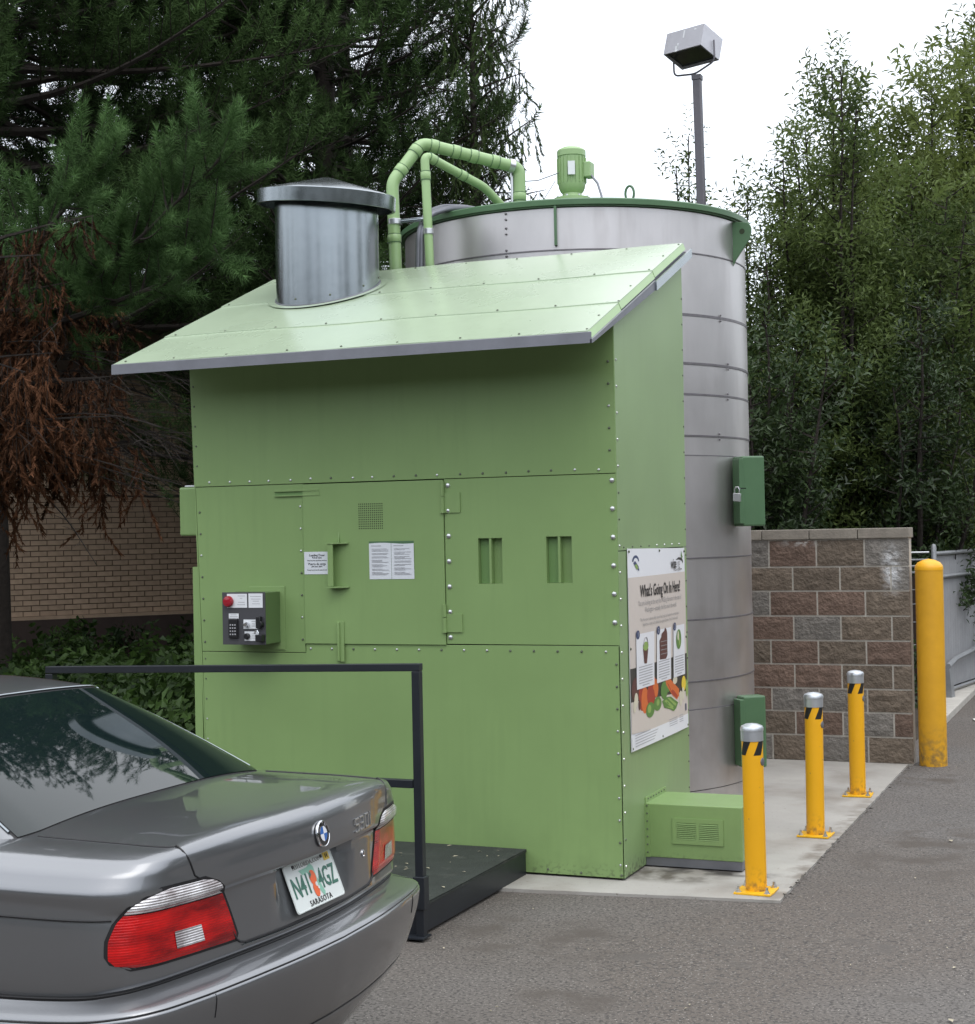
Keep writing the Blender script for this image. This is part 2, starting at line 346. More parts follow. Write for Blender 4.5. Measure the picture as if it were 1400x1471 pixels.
def np_mesh(name, V, F, mats, parent=None, tint=None, midx=None, kind=None, base=(0, 0, 0), smooth=False):
    """V (n,3) F (m,k) arrays"""
    V = np.asarray(V, dtype=np.float32)-np.array(ORG[parent.name] if parent else base, dtype=np.float32)
    F = np.asarray(F, dtype=np.int32); k = F.shape[1]
    me = bpy.data.meshes.new(name); me.vertices.add(len(V)); me.vertices.foreach_set('co', V.ravel())
    me.loops.add(F.size); me.loops.foreach_set('vertex_index', F.ravel())
    me.polygons.add(len(F)); me.polygons.foreach_set('loop_start', np.arange(0, F.size, k, dtype=np.int32))
    if midx is not None: me.polygons.foreach_set('material_index', np.asarray(midx, dtype=np.int32))
    for mm in (mats if isinstance(mats, (list, tuple)) else [mats]): me.materials.append(M[mm])
    me.update(calc_edges=True)
    if tint is not None:
        a = me.attributes.new('tint', 'FLOAT', 'FACE'); a.data.foreach_set('value', np.asarray(tint, dtype=np.float32))
    o = bpy.data.objects.new(name, me); col.objects.link(o)
    if parent: o.parent = parent
    else: o.location = base
    ORG[o.name] = tuple(ORG[parent.name]) if parent else tuple(base)
    if kind: o['kind'] = kind
    return o
X, Y, Z = (1, 0, 0), (0, 1, 0), (0, 0, 1)

# ================================================================ GROUND
mb = MB(); mb.add([(-120,-120,-.03),(160,-120,-.03),(160,160,-.03),(-120,160,-.03)], [(0,1,2,3)])
tag(mb.build('ground', 'soil'), kind='structure')
# asphalt lot with a slightly wavy surface
gx, gy = 90, 110
xs = np.concatenate([np.linspace(-30, -2, 12), np.linspace(-1.5, 9, 64), np.linspace(10, 60, 14)]); ys = np.concatenate([np.linspace(-60, -11, 12), np.linspace(-10, 8, 90), np.linspace(9, 80, 20)])
V = []; F = []
for yv in ys:
    for xv in xs:
        V.append((xv, yv, -.012+.007*noise.noise(Vector((xv*.7, yv*.7, 0)))))
nx = len(xs)
for j in range(len(ys)-1):
    for i in range(nx-1):
        if ys[j] > .8 and xs[i+1] < 3.6: continue
        F.append((j*nx+i, j*nx+i+1, (j+1)*nx+i+1, (j+1)*nx+i))
a = np_mesh('parking_lot', V, F, 'asphalt'); tag(a, kind='structure')
for p in a.data.polygons: p.use_smooth = True
# concrete pad with a ragged edge
mb = MB(); pts = [(-.6, -.62)]
front = [(-.6, -.62), (2.22, -.367), (3.09, -.268), (3.66, -.205)]
def edge(p, q, n, amp):
    out_ = []
    for i in range(n):
        t = i/n; x_ = p[0]+(q[0]-p[0])*t; y_ = p[1]+(q[1]-p[1])*t
        dx, dy = q[0]-p[0], q[1]-p[1]; l = math.hypot(dx, dy)
        k_ = amp*noise.noise(Vector((x_*9, y_*9, 3))); out_.append((x_-dy/l*k_, y_+dx/l*k_))
    return out_
poly = edge((-.6,-.62), (2.22,-.367), 30, .012)+edge((2.22,-.367), (3.675,-.205), 30, .008)+edge((3.675,-.205), (3.645,4.83), 80, .008)+[(3.645,4.9),(-.6,4.9)]
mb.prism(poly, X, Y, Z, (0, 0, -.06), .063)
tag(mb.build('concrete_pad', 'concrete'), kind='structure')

# ================================================================ GREEN SHED
shed = thing('composting_shed', (1.4, .7, 0), 'green sheet-metal machine housing with sloping roof, wall hatches and round vent stack', 'shed')
W_ = 2.757
def xl(z): return float(np.interp(z, [0, .8, 1.3, 2.29, 3.0, 3.2], [.045, .026, .018, -.01, -.036, -.04]))
RS = .394
def rz(y): return 3.232+RS*y          # roof top plane
# core behind the skins
mb = MB(); prof = [(.062, .05), (1.40, .05), (1.40, 1.85), (1.44, 3.66), (.062, 3.10)]
mb.add([(xl(z)+.02, y, z) for y, z in prof]+[(W_-.012, y, z) for y, z in prof], [(4,3,2,1,0),(5,6,7,8,9)]+[(i,(i+1)%5,(i+1)%5+5,i+5) for i in range(5)])
mb.build('core', 'black_seam', shed)
def panel(name, x0, x1, z0, z1, y=-.0, th=.012, m='green', left=False, holes=(), parent=None, bevel=.0015):
    """front skin; left edge follows the wall's own lean when left=True"""
    mb = MB(); xsn = sorted(set([x0, x1]+[h[0] for h in holes]+[h[1] for h in holes])); zsn = sorted(set([z0, z1]+[h[2] for h in holes]+[h[3] for h in holes]))
    if not holes:
        a0, a1 = (xl(z0), xl(z1)) if left else (x0, x0)
        vs = [(a0,y,z0),(x1,y,z0),(x1,y+th,z0),(a0,y+th,z0),(a1,y,z1),(x1,y,z1),(x1,y+th,z1),(a1,y+th,z1)]
        mb.add(vs, [(0,3,2,1),(4,5,6,7),(0,1,5,4),(1,2,6,5),(2,3,7,6),(3,0,4,7)])
    else:
        for i in range(len(xsn)-1):
            for j in range(len(zsn)-1):
                cxm, czm = (xsn[i]+xsn[i+1])/2, (zsn[j]+zsn[j+1])/2
                if any(h[0] < cxm < h[1] and h[2] < czm < h[3] for h in holes): continue
                a0, a1, b0, b1 = xsn[i], xsn[i+1], zsn[j], zsn[j+1]
                mb.add([(a0,y,b0),(a1,y,b0),(a1,y,b1),(a0,y,b1)], [(0,1,2,3)])
        for h in list(holes):
            a0, a1, b0, b1 = h
            mb.add([(a0,y,b0),(a1,y,b0),(a1,y,b1),(a0,y,b1),(a0,y+.045,b0),(a1,y+.045,b0),(a1,y+.045,b1),(a0,y+.045,b1)],
                   [(0,4,5,1),(1,5,6,2),(2,6,7,3),(3,7,4,0),(4,7,6,5)])
        a0, a1, b0, b1 = x0, x1, z0, z1
        mb.add([(a0,y,b0),(a1,y,b0),(a1,y,b1),(a0,y,b1),(a0,y+th,b0),(a1,y+th,b0),(a1,y+th,b1),(a0,y+th,b1)],
               [(0,1,5,4),(1,2,6,5),(2,3,7,6),(3,0,4,7)])
        bevel = 0
    return mb.build(name, m, parent or shed, bevel=bevel)
panel('upper_panel', 0, W_, 2.291, 3.16, y=-.004, left=True)
panel('control_panel_skin', 0, .752, 1.262, 2.287, left=True)
mb = MB(); mb.prism([(xl(0), .016), (W_, .016), (W_, 1.318), (.757, 1.312), (.757, 1.258), (xl(1.258), 1.258)], X, Z, (0, 1, 0), (0, 0, 0), .012); mb.build('lower_panel', 'green', shed, bevel=.0015)
hatch = panel('loading_door', .757, 1.693, 1.316, 2.284, y=-.010, th=.02)
hatch['label'] = 'left square hatch with pull handle and vent perforations'
SL = [(1.907, 2.057, 1.672, 1.937), (2.329, 2.484, 1.674, 1.940)]
hatch2 = panel('slotted_door', 1.698, W_-.001, 1.322, 2.287, y=-.002, holes=SL)
hatch2['label'] = 'right square panel with two recessed grips'
for a0, a1, b0, b1 in SL:
    mb = MB(); xm = (a0+a1)/2
    mb.box(xm-.007, xm+.007, -.001, .041, b0+.001, b1-.001); mb.build('grip_bar', 'green', hatch2, bevel=.001)
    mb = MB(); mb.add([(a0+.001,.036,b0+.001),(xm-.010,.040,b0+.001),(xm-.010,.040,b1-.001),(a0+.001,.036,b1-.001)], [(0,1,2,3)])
    mb.build('grip_baffle', 'green_shade', hatch2)  # darker sheet stands in for the shade inside the grip
# side skins (right)
def side_panel(name, pts):
    mb = MB(); mb.prism(pts, Y, Z, X, (W_-.008, 0, 0), .010); return mb.build(name, 'green_side', shed, bevel=.0012)
side_panel('side_panel', [(0, 1.853), (1.425, 1.853), (1.452, 3.30), (1.447, rz(1.447)-.09), (0, rz(0)-.09)])
side_panel('side_panel', [(0, .016), (1.385, .016), (1.425, 1.848), (0, 1.848)])
mb = MB(); mb.add([(xl(z)-.004, y, z) for y, z in ((0,0),(0,3.12),(1.45,3.66),(1.4,0))]+[(xl(z)+.004, y, z) for y, z in ((0,0),(0,3.12),(1.45,3.66),(1.4,0))], [(3,2,1,0),(4,5,6,7),(0,1,5,4),(1,2,6,5),(2,3,7,6),(3,0,4,7)])
mb.build('left_wall', 'green', shed)
mb = MB(); mb.box(-.045, .01, .004, .016, .0, 1.79); mb.build('side_flange', 'green', shed)
# rivets and bolts
def stud(mb, p, n, r):
    n = Vector(n); u = n.orthogonal().normalized(); v = n.cross(u); p = Vector(p); vs = []
    for rr, h in ((r, 0), (r*.8, r*.5), (r*.35, r*.75)):
        for j in range(6):
            a = 2*PI*j/6; vs.append(p+n*h+(u*math.cos(a)+v*math.sin(a))*rr)
    fs = [tuple(range(12, 18))]
    for i in range(2):
        for j in range(6): fs.append((i*6+j, i*6+(j+1) % 6, i*6+6+(j+1) % 6, i*6+6+j))
    mb.add(vs, fs, True)
NF = (0, -1, 0); mb = MB(); md = MB()
def pick(): return mb if rnd.random() < .45 else md
for i in range(19): stud(pick(), (.10+i*.142+rnd.uniform(-.008,.008), -.004, 2.315+rnd.uniform(-.003,.003)), NF, .0085)
for z in np.arange(2.42, 3.0, .125): stud(pick(), (2.722, -.004, z), NF, .0085); stud(pick(), (xl(z)+.02, -.004, z), NF, .007)
for z in np.arange(1.32, 2.25, .135): stud(pick(), (xl(z)+.022, 0, z), NF, .008); stud(pick(), (.735, 0, z+.02), NF, .008)
for x in np.arange(.79, 2.7, .145):
    if abs(x-1.0) > .05: stud(pick(), (x, 0, 1.285), NF, .0085)
for z in np.arange(.09, 1.25, .125): stud(pick(), (2.735, 0, z), NF, .008); stud(pick(), (xl(z)+.02, 0, z), NF, .006)
for x in (.04, .25, .45, 2.05, 2.3, 2.5, 2.74): stud(md, (x, 0, .035+rnd.uniform(-.01,.01)), NF, .008)
for z in np.arange(.08, 3.05, .15):
    stud(pick(), (W_+.002, .025, z), X, .008)
for z in np.arange(.15, 3.6, .165):
    stud(md, (W_+.002, float(np.interp(z, [0,1.85,3.3],[1.365,1.405,1.43])), z), X, .007)
for y in np.arange(.1, 1.4, .165): stud(pick(), (W_+.002, y, 1.872), X, .007)
mb.build('rivets', 'zinc', shed, kind='stuff'); md.build('painted_rivets', 'bolt_dark', shed, kind='stuff')
for x, zz in ((1.722, np.linspace(2.25, 1.36, 7)), (2.732, np.linspace(2.25, 1.45, 6))):
    for z in zz:
        mb = MB(); stud(mb, (x, 0, z), NF, .017); mb.build('carriage_bolt', 'zinc', shed)
# hinges
for z0, z1 in ((2.10, 2.275), (1.40, 1.555)):
    mb = MB(); zm = (z0+z1)/2
    mb.lathe([(.012, 0), (.012, (z1-z0)*.5-.002)], (1.690, -.014, z0), n=10); mb.lathe([(.012, 0), (.012, (z1-z0)*.5-.002)], (1.690, -.014, zm+.002), n=10)
    mb.lathe([(.016, -.012), (.016, 0)], (1.690, -.014, z0), n=8)
    mb.box(1.70, 1.80, -.010, -.0025, z0-.01, zm+.02)
    mb.build('hinge', 'green', shed)
# pull handle
mb = MB(); mb.box(.950, .962, -.065, -.010, 1.665, 1.92); mb.box(.962, .985, -.065, -.056, 1.665, 1.92)
for z in (1.658, 1.922):
    mb.prism([(.938, -.010), (1.066, -.010), (1.066, -.02), (1.0, -.07), (.938, -.07)], X, Y, Z, (0, 0, z-.004), .008)
mb.prism([(-.010, 0), (-.010, .065), (-.022, .0)], Y, Z, X, (.998, 0, 1.926), .006)
mb.build('pull_handle', 'green', hatch, bevel=.001)
# perforations
mb = MB()
for i in range(13):
    for j in range(12):
        x = 1.140+i*.0128; z = 2.008+j*.0133
        mb.add([(x+.0043*math.cos(a), -.0107, z+.0043*math.sin(a)) for a in np.arange(0, 6.2, PI/3)], [tuple(range(6))])
mb.build('vent_perforations', 'black_seam', hatch, kind='stuff')
# latch rail top-left, sliding bolt
mb = MB(); mb.box(.56, .87, -.014, -.001, 2.243, 2.256); mb.box(.56, .876, -.014, -.001, 2.214, 2.221); mb.box(.855, .876, -.012, -.001, 2.221, 2.243)
mb.build('latch_rail', 'green', shed, bevel=.001)
mb = MB(); mb.mi = 0; mb.box(.560, .855, -.0015, -.0005, 2.2215, 2.2425); mb.build('latch_slot', 'green_shade', shed)  # slot shade painted as a darker green strip
mb = MB(); mb.box(.978, 1.026, -.018, -.0105, 1.21, 1.452); mb.lathe([(.009, 0), (.009, .23)], (.992, -.024, 1.215), n=8)
mb.build('sliding_bolt', 'green', shed, bevel=.001)
# control box
cb = MB(); cb.box(.368, .618, -.006, 0, 1.276, 1.664); 
cbo = cb.build('backing_plate', 'green', shed, bevel=.002)
mb = MB(); mb.box(.290, .585, -.185, -.006, 1.322, 1.634); cbx = mb.build('control_box', 'box_side', shed, bevel=.003, label='grey fronted control box with keypad and red button')
mb = MB(); mb.box(.287, .588, -.190, -.186, 1.319, 1.637); mb.build('face_plate', 'box_grey', cbx, bevel=.001)
def FX(f): return .287+.301*f
def FZ(f): return 1.637-.318*f
def plate(name, f0, f1, g0, g1, m='white', y=-.1915, th=.0012):
    mb = MB(); mb.box(FX(f0), FX(f1), y-th, y, FZ(g1), FZ(g0)); return mb.build(name, m, cbx)
plate('label_plate', .12, .585, .03, .295); plate('label_plate', .62, .945, .025, .295)
plate('label_plate', .155, .385, .405, .50); plate('label_plate', .495, .81, .52, .695); plate('label_plate', .515, .84, .745, .925)
mb = MB()
for f0, f1, g in ((.37,.54,.07),(.42,.48,.115),(.38,.53,.19),(.36,.54,.235),(.66,.91,.08),(.68,.9,.13),(.72,.86,.17),(.70,.88,.22),(.2,.34,.43),(.18,.36,.465),(.68,.79,.555),(.69,.78,.60),(.68,.8,.64),(.70,.8,.79),(.69,.79,.83),(.69,.8,.87)):
    mb.box(FX(f0), FX(f1), -.1935, -.1929, FZ(g)-.0016, FZ(g)+.0016)
mb.build('label_print', 'ink_soft', cbx, kind='stuff')
mb = MB(); mb.lathe([(.030, 0), (.034, .004), (.034, .018), (.028, .027), (.012, .031)], (FX(.165), -.191, FZ(.175)), (0,-1,0), 20); mb.build('emergency_button', 'red_button', cbx)
mb = MB(); mb.box(FX(.165), FX(.375), -.206, -.190, FZ(.87), FZ(.515)); kp = mb.build('keypad', 'plastic_black', cbx, bevel=.003)
for i in range(3):
    for j in range(4):
        mb = MB(); x = FX(.215+.055*i); z = FZ(.62+.06*j); mb.box(x-.004, x+.004, -.2085, -.206, z-.004, z+.004); mb.build('key', 'ink_soft', cbx)
mb = MB(); mb.lathe([(.017, 0), (.017, .012), (.011, .03)], (FX(.585), -.193, FZ(.615)), (0,-1,0), 14); mb.build('key_switch', 'chrome', cbx)
mb = MB(); mb.lathe([(.019, 0), (.019, .016), (.015, .02)], (FX(.585), -.193, FZ(.835)), (0,-1,0), 14); mb.build('push_knob', 'plastic_black', cbx)
mb = MB(); mb.box(FX(.83), FX(.93), -.222, -.19, FZ(.68), FZ(.46)); mb.box(FX(.84), FX(.985), -.235, -.19, FZ(.93), FZ(.80)); mb.lathe([(.022, 0), (.02, .03)], (FX(.9), -.19, FZ(.60)), (0,-1,0), 12)
mb.build('lever_switch', 'plastic_black', cbx, bevel=.003)
mb = MB(); mb.tube([(FX(.84), -.238, FZ(.78)), (FX(.86), -.24, FZ(.72)), (FX(.90), -.24, FZ(.71)), (FX(.93), -.238, FZ(.77))], .004, 6); mb.build('lever_shackle', 'chrome', cbx)
# small cabinet on the left wall
mb = MB(); mb.box(-.20, -.006, .10, .34, 1.985, 2.295); cab = mb.build('side_cabinet', 'green', shed, bevel=.012, label='small box on the left wall')
mb = MB(); mb.box(-.16, -.02, .105, .33, 2.296, 2.306); mb.build('cabinet_lid', 'white', cab, bevel=.003)
mb = MB(); mb.lathe([(.012, -.09), (.012, 0)], (-.06, .2, 1.985), n=8); mb.build('cable_gland', 'plastic_black', cab)
# vent housing at the foot of the right wall
mb = MB(); mb.box(W_+.003, 3.335, .40, .84, .062, .372); vb = mb.build('duct_housing', 'green', shed, bevel=.004, label='low green duct housing with louvre')
mb = MB(); mb.box(W_+.004, 3.33, .405, .835, .012, .062); mb.build('duct_skirt', 'galv_dull', vb)
mb = MB(); mb.prism([(.0, .062), (.03, .062), (.03, .372), (0, .372)], X, Z, (0,-1,0), (W_+.002, .40, 0), .004)
mb.box(W_+.002, W_+.008, .405, .83, .372, .405); mb.build('duct_flange', 'green', vb)
GX0, GX1, GZ0, GZ1 = 2.925, 3.226, .148, .297
mb = MB(); fr = .026
mb.box(GX0, GX1, .392, .40, GZ1-fr, GZ1); mb.box(GX0, GX1, .392, .40, GZ0, GZ0+fr)
mb.box(GX0, GX0+fr, .392, .40, GZ0+fr, GZ1-fr); mb.box(GX1-fr, GX1, .392, .40, GZ0+fr, GZ1-fr); mb.box((GX0+GX1)/2-.008, (GX0+GX1)/2+.008, .392, .40, GZ0+fr, GZ1-fr)
mb.build('louvre_frame', 'green', vb)
mb = MB(); mb.box(GX0+fr, GX1-fr, .398, .3995, GZ0+fr, GZ1-fr); mb.build('louvre_back', 'black_seam', vb)
nl = 9
for side in (0, 1):
    xa = GX0+fr if side == 0 else (GX0+GX1)/2+.008; xb = (GX0+GX1)/2-.008 if side == 0 else GX1-fr
    for i in range(nl):
        z = GZ0+fr+(i+.2)*(GZ1-GZ0-2*fr)/nl
        mb = MB(); mb.add([(xa,.3985,z+.008),(xb,.3985,z+.008),(xb,.390,z-.0005),(xa,.390,z-.0005),(xa,.3985,z+.0065),(xb,.3985,z+.0065),(xb,.391,z-.002),(xa,.391,z-.002)], [(0,1,2,3),(7,6,5,4),(3,2,6,7)])
        mb.build('slat', 'green', vb)
mb = MB()
for z in np.arange(.09, .37, .045): stud(mb, (W_+.017, .396, z), NF, .006)
for y in np.arange(.45, .82, .055): stud(mb, (W_+.009, y, .392), X, .006)
mb.build('duct_rivets', 'bolt_dark', vb, kind='stuff')
# roof: three overlapping sheets over a zinc trim
ye0, ye1 = -.50, 1.44
def roof_sheet(ya, yb, lift, xa=-.255, xb=2.775):
    mb = MB(); n = 14; vs = []
    for j in range(2):
        y = (ya, yb)[j]
        for i in range(n+1):
            x = xa+(xb-xa)*i/n; vs.append((x, y, rz(y)+lift+.0025*math.sin(x*5+y)))
    vs += [(v[0], v[1], v[2]-.006) for v in vs]
    k_ = 2*(n+1); fs = []
    for i in range(n):
        fs.append((i, i+1, i+n+2, i+n+1)); fs.append((k_+i+n+1, k_+i+n+2, k_+i+1, k_+i)); fs.append((k_+i, k_+i+1, i+1, i)); fs.append((i+n+1, i+n+2, k_+i+n+2, k_+i+n+1))
    fs.append((0, n+1, k_+n+1, k_)); fs.append((n, k_+n, k_+2*n+1, 2*n+1))
    mb.add(vs, fs, True); return mb.build('roof_sheet', 'green_roof', shed)
roof_sheet(ye0, .085, .0); roof_sheet(.05, .775, .006); roof_sheet(.735, ye1, .012)
def rp_(x, y, dz): return (x, y, rz(y)+dz)
mb = MB()   # green drip edge along the right rake + front
for ya, yb, lf in ((ye0+.002, .045, -.002), (.05, .73, .004), (.735, ye1, .010)):
    mb.add([rp_(2.776, ya, lf), rp_(2.776, yb, lf), rp_(2.792, yb, lf-.040), rp_(2.792, ya, lf-.040), rp_(2.770, ya, lf-.001), rp_(2.770, yb, lf-.001), rp_(2.770, yb, lf-.04), rp_(2.770, ya, lf-.04)],
           [(0,3,2,1),(0,4,7,3),(1,2,6,5),(3,7,6,2)])
mb.build('rake_flashing', 'green_pipe', shed)
mb = MB()
mb.add([rp_(-.262, ye0-.012, -.004), rp_(2.80, ye0-.012, -.004), rp_(2.80, ye0-.012, -.062), rp_(-.262, ye0-.012, -.062),
        rp_(-.262, ye0+.004, -.004), rp_(2.79, ye0+.004, -.004), rp_(2.79, ye0+.004, -.062), rp_(-.262, ye0+.004, -.062)],
       [(3,2,1,0),(0,1,5,4),(2,3,7,6),(4,5,6,7),(1,2,6,5),(0,4,7,3)])
mb.build('eave_trim', 'galv_dull', shed)
for ya, yb, xo in ((ye0-.012, .70, 0), (.68, 1.50, .012)):
    mb = MB(); x0, x1 = 2.792+xo, 2.806+xo
    mb.add([(x, y, rz(y)+d) for x in (x0, x1) for y, d in ((ya, -.042), (yb, -.042), (yb, -.098), (ya, -.098 if xo else -.062))], [(0,1,2,3),(7,6,5,4),(0,4,5,1),(3,2,6,7),(0,3,7,4),(1,5,6,2)])
    mb.build('rake_trim', 'galv' if xo else 'galv_dull', shed)
mb = MB(); mb.add([rp_(-.25, ye0+.01, -.055), rp_(2.785, ye0+.01, -.055), rp_(2.785, ye1, -.075), rp_(-.25, ye1, -.075), rp_(-.25, ye0+.01, -.008), rp_(2.77, ye0+.01, -.008), rp_(2.77, ye1, -.004), rp_(-.25, ye1, -.004)],
     [(0,1,2,3)[::-1],(4,5,6,7),(0,1,5,4),(1,2,6,5),(2,3,7,6),(3,0,4,7)]); mb.build('roof_deck', 'galv_dull', shed)
mb = MB(); nn = Vector((0, -RS, 1)).normalized()
for y, lf in ((ye0+.03, 0), (.065, .006), (.755, .012), (ye1-.04, .012)):
    for x in np.arange(-.2, 2.8, .37): stud(mb, rp_(x+rnd.uniform(-.02,.02), y, lf+.001), nn, .008)
for y, lf in ((-.2, 0), (.4, .006), (1.1, .012)): stud(mb, rp_(2.74, y, lf+.001), nn, .008)
mb.build('roof_screws', 'bolt_dark', shed, kind='stuff')
# vent stack
VC = (.475, .90)
mb = MB(); n = 64; vs = []; r = .345
AX = Vector((.10, -.06, 1)).normalized()
topc = Vector((VC[0]+.0, VC[1], 4.19))
uu = AX.orthogonal().normalized(); vv = AX.cross(uu)
for j in range(n):
    a = 2*PI*j/n; x, y = VC[0]+r*math.cos(a), VC[1]+r*math.sin(a); vs.append((x, y, rz(y)+.008))
for j in range(n):
    a = 2*PI*j/n; x, y = VC[0]+r*math.cos(a), VC[1]+r*math.sin(a); vs.append((x, y, 4.20-(x-VC[0])*.10))
mb.add(vs, [(j, (j+1) % n, n+(j+1) % n, n+j) for j in range(n)], True)
stack = mb.build('vent_stack', 'galv', shed, label='round galvanised vent stack with conical cap')
mb = MB(); vs = []
for rr in (r-.01, r+.055):
    for j in range(n):
        a = 2*PI*j/n; x, y = VC[0]+rr*math.cos(a), VC[1]+rr*math.sin(a); vs.append((x, y, rz(y)+.016))
mb.add(vs, [(j, (j+1) % n, n+(j+1) % n, n+j) for j in range(n)], False); mb.build('stack_flashing', 'green_roof', stack)
mb = MB(); mb.tube([(VC[0]+(r+.004)*math.cos(a), VC[1]+(r+.004)*math.sin(a), rz(VC[1]+(r+.004)*math.sin(a))+.018) for a in np.linspace(0, 2*PI, 60, endpoint=False)], .006, 5, close=True); mb.build('sealant_bead', 'galv_dull', stack)
mb = MB(); mb.lathe([(.44, -.0), (.458, -.002), (.462, .0), (.462, .088), (.452, .096), (.03, .20), (.0, .205)], topc+AX*(-.03), AX, 64, capb=False, capt=False)
mb.lathe([(.44, 0), (.35, .0)], topc+AX*(.03), AX, 48, capb=False, capt=False)
mb.build('stack_cap', 'galv', stack, angle=25)
mb = MB()
for a in (-100, -60, -20, 15): 
    x, y = VC[0]+r*math.cos(R(a)), VC[1]+r*math.sin(R(a)); stud(mb, (x, y, rz(y)+.06), (math.cos(R(a)), math.sin(R(a)), 0), .008)
mb.build('stack_screws', 'bolt_dark', stack, kind='stuff')

# ================================================================ TANK
TC, TR = (1.491, 2.994), 1.29
tank = thing('storage_tank', (TC[0], TC[1], 0), 'tall round metal tank with dark green rim rising behind the shed', 'tank')
def arc(rr, z, n=96, a0=0, a1=360): return [(TC[0]+rr*math.cos(R(a)), TC[1]+rr*math.sin(R(a)), z) for a in np.linspace(a0, a1, n, endpoint=(a1-a0 < 360))]
mb = MB(); mb.lathe([(TR-.02, .0), (TR-.02, 4.18)], (*TC, 0), n=96); mb.build('tank_core', 'black_seam', tank)
zb = [.02, .140, .704, .899, 1.329, 1.760, 2.478, 2.615, 2.905, 3.121, 3.461, 3.896, 4.19]
for i in range(len(zb)-1):
    mb = MB(); rr = TR+(.0022 if i % 2 else 0)
    mb.lathe([(rr-.004, zb[i]+.001), (rr, zb[i]+.003), (rr+.0012*math.sin(i), (zb[i]+zb[i+1])/2), (rr, zb[i+1]-.006), (rr-.004, zb[i+1]-.003)], (*TC, 0), n=128, capb=False, capt=False)
    mb.build('tank_sheet', 'steel', tank)
for z, wd in ((3.896, .010), (3.461, .02), (3.121, .018), (2.905, .016), (2.615, .014), (2.478, .008), (1.76, .01), (1.329, .012), (.899, .012), (.704, .009)):
    mb = MB(); mb.lathe([(TR+.004, z-wd/2), (TR+.0055, z-wd/2+.001), (TR+.0055, z+wd/2-.001), (TR+.004, z+wd/2)], (*TC, 0), n=96, capb=False, capt=False)
    mb.build('strap', 'strap', tank)
mb = MB()
for z, a in ((3.121, -14), (2.905, -14.5), (3.461, -18), (2.615, -20), (3.896, -92), (3.80, -92), (4.05, -92), (4.15, -92)):
    for dz in (-.02, .02):
        stud(mb, (TC[0]+(TR+.006)*math.cos(R(a)), TC[1]+(TR+.006)*math.sin(R(a)), z+dz), (math.cos(R(a)), math.sin(R(a)), 0), .009)
mb.build('tank_rivets', 'strap', tank, kind='stuff')
mb = MB(); mb.lathe([(TR-.02, 4.190), (TR+.022, 4.190), (TR+.022, 4.198), (TR+.040, 4.200), (TR+.042, 4.235), (TR+.03, 4.244), (.9, 4.262), (0, 4.30)], (*TC, 0), n=128, capb=False, capt=False)
mb.build('tank_lid', 'green_dark', tank, angle=25)
mb = MB(); mb.lathe([(.26, 0), (.26, .05), (.24, .06), (0, .06)], (2.25, 3.55, 4.26), n=24, capb=False, capt=False); mb.build('lid_hatch', 'green_dark', tank)
# lifting lugs
def er(a): return Vector((math.cos(R(a)), math.sin(R(a)), 0))
def et(a): return Vector((-math.sin(R(a)), math.cos(R(a)), 0))
mb = MB(); a = -76.2; c = Vector((TC[0], TC[1], 4.06))+er(a)*(TR+.018); mb.obox(c, et(a), er(a), Z, .009, .018, .135); mb.build('stiffener', 'green_dark', tank)
mb = MB(); a = -8; n = 18; c = Vector((TC[0], TC[1], 0))+er(a)*(TR+.003)
outl = [(0, 3.86), (.02, 3.90), (.135, 4.05)]+[(.09+.055*math.cos(t), 4.115+.055*math.sin(t)) for t in np.linspace(-.6, PI/2, 7)]+[(0, 4.18)]
hole = [(.075+.021*math.cos(t), 4.105+.021*math.sin(t)) for t in np.linspace(0, 2*PI, 10, endpoint=False)]
mb.prism(outl, er(a), Z, et(a), c-et(a)*.007, .014); lug = mb.build('lifting_lug', 'green_dark', tank, bevel=.002)
mb = MB(); mb.prism(hole, er(a), Z, et(a), c-et(a)*.0085, .017); mb.build('lug_hole', 'black_seam', lug)
# boxes on the tank wall
n1 = Vector((.62, -.785, 0)).normalized(); n2 = Vector((-n1.y, n1.x, 0))*-1      # n2 points to the left face
def wall_box(c, hw, dp, z0, z1, name, label):
    c = Vector(c); mb = MB(); o_ = Vector((c.x, c.y, (z0+z1)/2))
    mb.obox(o_-n1*dp, n2, n1, Z, hw, dp, (z1-z0)/2); b = mb.build(name, 'green_dark', tank, bevel=.012, label=label)
    mb = MB(); mb.obox(o_+n1*-.03+n2*(hw+.018), n2, n1, Z, .018, .055, (z1-z0)/2-.02); mb.build('box_flange', 'green_dark', b, bevel=.003)
    return b
c0 = Vector((2.850, 2.62, 0)); bx1 = wall_box(c0-n2*.088, .088, .085, 1.975, 2.475, 'valve_cabinet', 'upper dark green box with padlock')
c1 = Vector((2.822, 2.62, 0)); bx2 = wall_box(c1-n2*.088, .088, .06, .255, .765, 'valve_cabinet', 'lower dark green box')
mb = MB(); pc = Vector((2.83, 2.535, 2.235)); mb.tube([pc+Vector((-.016,0,-.03)), pc+Vector((-.018,0,.0)), pc+Vector((-.008,0,.018)), pc+Vector((.008,0,.018)), pc+Vector((.016,0,0)), pc+Vector((.016,0,-.03))], .0045, 8)
mb.obox(pc+Vector((.0,0,-.055)), (1,.2,-.1), (0,1,0), (.05,0,1), .026, .012, .028); mb.build('padlock', 'zinc', bx1, bevel=.003)
mb = MB(); mb.obox(pc+Vector((.03,.02,.008)), X, Y, Z, .03, .004, .004); mb.build('hasp', 'galv', bx1)
